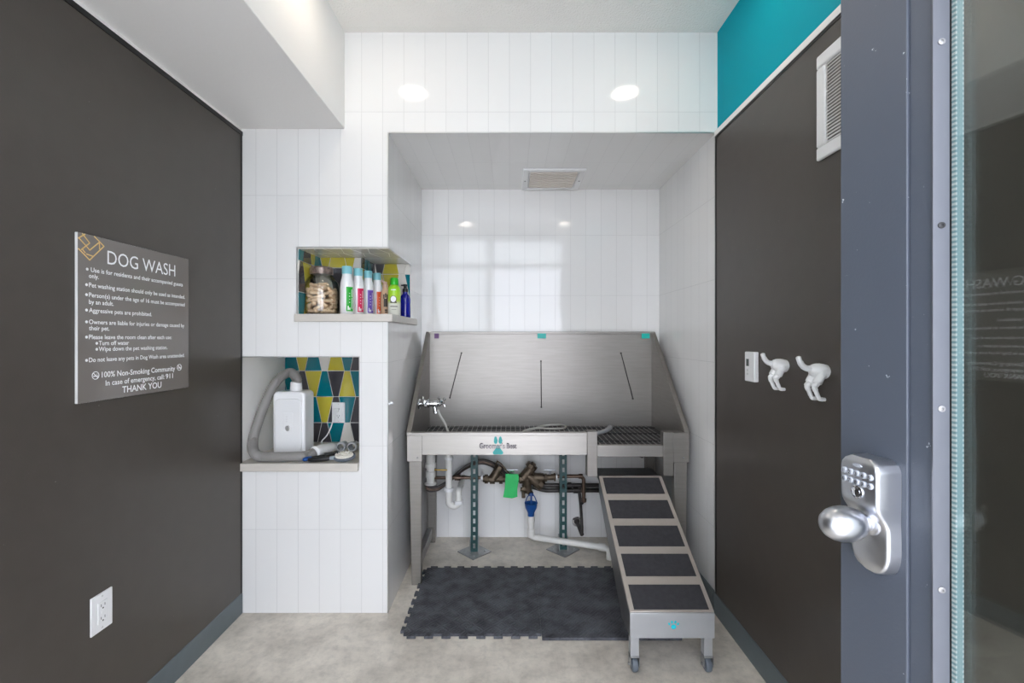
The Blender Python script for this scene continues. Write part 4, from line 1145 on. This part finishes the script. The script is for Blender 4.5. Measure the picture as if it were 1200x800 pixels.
# local: x from the free edge towards the hinges, -y out of the face the camera sees
def dbox(m, u0, u1, w0, w1, z0, z1, k=0): return m.box(u0, u1, -w1, -w0, z0, z1, k)
DW, DZ0, DZ1 = .90, .012, 2.27
m = MB()
dbox(m, 0, .120, -.044, 0, DZ0, DZ1); dbox(m, DW-.15, DW, -.044, 0, DZ0, DZ1)
dbox(m, .120, DW-.15, -.044, 0, DZ0, .26); dbox(m, .120, DW-.15, -.044, 0, 2.12, DZ1)
m.build('door_frame', M_DOOR, DR, bevel=.0015, local=True)
u0, u1, z0, z1 = .1205, DW-.1505, .2605, 2.1195
m = MB(); a = .034
for q in ((u0, u0+a, z0, z1), (u1-a, u1, z0, z1), (u0+a, u1-a, z0, z0+a), (u0+a, u1-a, z1-a, z1)): dbox(m, q[0], q[1], -.040, -.004, q[2], q[3])
m.build('inner_frame', M_DOOR, DR, bevel=.001, local=True)
GE = .0105
gu0, gu1, gz0, gz1 = u0+a+.0005, u1-a-.0005, z0+a+.0005, z1-a-.0005
m = MB(); bw = .0105
m.prism([(gu0, .0012, gz0), (gu0+.0025, .0005, gz0), (gu0+bw, .0180, gz0), (gu0+bw, .0185, gz0), (gu0, .0185, gz0)], (0, 0, gz1-gz0))
m.prism([(gu1, .0012, gz0), (gu1-.0025, .0005, gz0), (gu1-bw, .0180, gz0), (gu1-bw, .0185, gz0), (gu1, .0185, gz0)], (0, 0, gz1-gz0))
dbox(m, gu0+bw, gu1-bw, -.0185, -.004, gz0, gz0+bw); dbox(m, gu0+bw, gu1-bw, -.0185, -.004, gz1-bw, gz1)
bead = m.build('glazing_bead', M_BEAD, DR, local=True)
nb = Vector((.0175, -.008, 0)).normalized()
for py in (44, 262, 480, 695):
    zz = CAMH-(py-397)*.650/535
    o = Vector((gu0+.0068, .0098, zz)); m = MB(); m.lathe([(0,0),(.0048,0),(.0044,.0010),(.002,.0014),(.0014,.0006),(0,.0006)], o, nb, 14, 1 if py == 262 else 0); m.build('screw', [M_STEELD, M_BLACKP], bead, local=True)
gg0, gg1 = gu0+bw-.004, gu1-bw+.004
m = MB(); dbox(m, gg0, gg1, -.023, -.0195, gz0+.004, gz1-.004); m.build('glass_pane', G_DOOR, DR, local=True)
m = MB(); dbox(m, gg0, gg1, -.040, -.0365, gz0+.004, gz1-.004); m.build('glass_pane', G_DOOR, DR, local=True)
sm = bpy.data.materials.new('perforated_spacer'); sm.use_nodes = True
def spacer(mm):
    nt = mm.node_tree; b = nt.nodes['Principled BSDF']; L = nt.links.new
    tc = nt.nodes.new('ShaderNodeTexCoord'); s = nt.nodes.new('ShaderNodeSeparateXYZ'); L(tc.outputs['Object'], s.inputs[0])
    w = nt.nodes.new('ShaderNodeMath'); w.operation = 'FRACT'; k = nt.nodes.new('ShaderNodeMath'); k.operation = 'MULTIPLY'; k.inputs[1].default_value = 1/.0072
    L(s.outputs[2], k.inputs[0]); L(k.outputs[0], w.inputs[0])
    g = nt.nodes.new('ShaderNodeMath'); g.operation = 'GREATER_THAN'; g.inputs[1].default_value = .5; L(w.outputs[0], g.inputs[0])
    y1 = nt.nodes.new('ShaderNodeMath'); y1.operation = 'SUBTRACT'; y1.inputs[1].default_value = .0298; L(s.outputs[1], y1.inputs[0])
    y2 = nt.nodes.new('ShaderNodeMath'); y2.operation = 'ABSOLUTE'; L(y1.outputs[0], y2.inputs[0])
    y3 = nt.nodes.new('ShaderNodeMath'); y3.operation = 'GREATER_THAN'; y3.inputs[1].default_value = .0046; L(y2.outputs[0], y3.inputs[0])
    an = nt.nodes.new('ShaderNodeMath'); an.operation = 'MULTIPLY'; L(g.outputs[0], an.inputs[0]); L(y3.outputs[0], an.inputs[1])
    mx = nt.nodes.new('ShaderNodeMix'); mx.data_type = 'RGBA'; mx.inputs[6].default_value = lin((158, 190, 196)); mx.inputs[7].default_value = lin((236, 242, 244))
    L(an.outputs[0], mx.inputs[0]); L(mx.outputs[2], b.inputs['Base Color']); b.inputs['Roughness'].default_value = .4; b.inputs['Metallic'].default_value = .2
spacer(sm)
m = MB(); dbox(m, gg0+.001, gg0+.0085, -.0363, -.0232, gz0+.01, gz1-.01); m.build('glass_spacer', sm, DR, local=True)
m = MB(); dbox(m, gg0-.0005, gg0+.0015, -.0402, -.0193, gz0, gz1); dbox(m, gg0+.0041, gg0+.0058, -.0194, -.0187, gz0, gz1); m.build('gasket', M_BLACK, DR, local=True)

# keypad lock
zb, zt = .941, 1.126; uL, uR = .038, .112
m = MB(); rows = 30; ring = []
def sm_(a, b, x): x = min(1, max(0, (x-a)/(b-a))); return x*x*(3-2*x)
def lockT(z): f = (z-zb)/(zt-zb); return .021+.019*sm_(.40, .62, f)-.006*sm_(.93, 1.0, f)-.004*(1-sm_(0, .06, f))
def lockU(z):
    f = (z-zb)/(zt-zb); w = (uR-uL)/2
    k = 1.0
    if f < .22: k = .42+.58*math.sqrt(max(0, 1-((.22-f)/.22)**2))
    if f > .88: k = .60+.40*math.sqrt(max(0, 1-((f-.88)/.12)**2))
    waist = .10*math.exp(-((f-.50)/.10)**2)
    c_ = (uL+uR)/2
    return c_-w*(k-waist), c_+w*(k-waist*.25)
vs = []; NS = 14
for j in range(rows+1):
    z = zb+(zt-zb)*j/rows; a, b = lockU(z); T = lockT(z); r = .006
    sec = [(a, .0)]
    for i in range(5): th = PI-(PI/2)*i/4; sec.append((a+.003+r+r*math.cos(th), T-r+r*math.sin(th)))
    sec2 = []
    for i in range(5): th = PI/2-(PI/2)*i/4; sec2.append((b-.003-r+r*math.cos(th), T-r+r*math.sin(th)))
    sec += sec2+[(b, .0)]
    NS = len(sec); vs += [(u, -w-.0003, z) for u, w in sec]
fs = []
for j in range(rows):
    for i in range(NS-1): fs.append((j*NS+i, j*NS+i+1, (j+1)*NS+i+1, (j+1)*NS+i))
    fs.append((j*NS+NS-1, j*NS, (j+1)*NS, (j+1)*NS+NS-1))
fs.append(tuple(range(NS-1, -1, -1))); fs.append(tuple(rows*NS+i for i in range(NS)))
m.add(vs, fs); lock = m.build('keypad_lock', M_NICKEL, DR, local=True, angle=32)
lock['label'] = 'satin nickel keypad lock plate'
M_BTN = mat('silver_button', (176, 180, 188), .4, metal=.3)
digits = '1234567890'; uc = (uL+uR)/2
for i in range(10):
    r_, k_ = divmod(i, 5); u = uc-.0232+k_*.0116; z = 1.0995-r_*.0135; T = lockT(z)
    m = MB(); m.lathe([(0,0),(.0050,0),(.0052,.0015),(.0042,.0032),(0,.0036)], (u, -T-.0003, z), (0,-1,0), 16, 0, 1.0)
    put_text(m, digits[i], (u, -T-.0043, z-.0028), (1,0,0), (0,0,1), None, .0056, 1, True, True)
    m.build('keypad_button', [M_BTN, M_BLACKP], lock, local=True)
m = MB(); z = 1.1125; m.lathe([(0,0),(.0035,0),(.0032,.0016),(0,.002)], (uc, -lockT(z)-.0003, z), (0,-1,0), 18, 0, 2.4); m.build('crest_button', M_BTN, lock, local=True)
m = MB(); z = 1.070; T = lockT(z)
m.lathe([(0,0),(.0105,0),(.0105,.003),(.0088,.0036),(.0082,.0012),(0,.0012)], (uc, -T+.0008, z), (0,-1,0), 24)
m.lathe([(0,0),(.0068,0),(.0066,.0036),(0,.004)], (uc, -T, z), (0,-1,0), 20)
m.add([(uc-.0008, -T-.0044, z-.005), (uc+.0008, -T-.0044, z-.005), (uc+.0012, -T-.0044, z+.003), (uc-.0012, -T-.0044, z+.003)], [(0,1,2,3)], 1)
m.build('key_cylinder', [M_CHROME, M_BLACKP], lock, local=True)
ku, kz = .078, 1.021
m = MB(); m.lathe([(0,0),(.020,0),(.019,.004),(.0135,.006),(.0135,.012),(.0125,.014),(.0165,.017),(.0225,.024),(.0262,.034),(.0278,.045),(.0272,.056),(.0245,.066),(.0195,.075),(.0125,.0815),(.005,.0845),(0,.0848)], (ku, -.021, kz), (0,-1,0), 40)
m.build('door_knob', M_NICKEL, DR, local=True, angle=50)['label'] = 'satin nickel egg-shaped door knob'
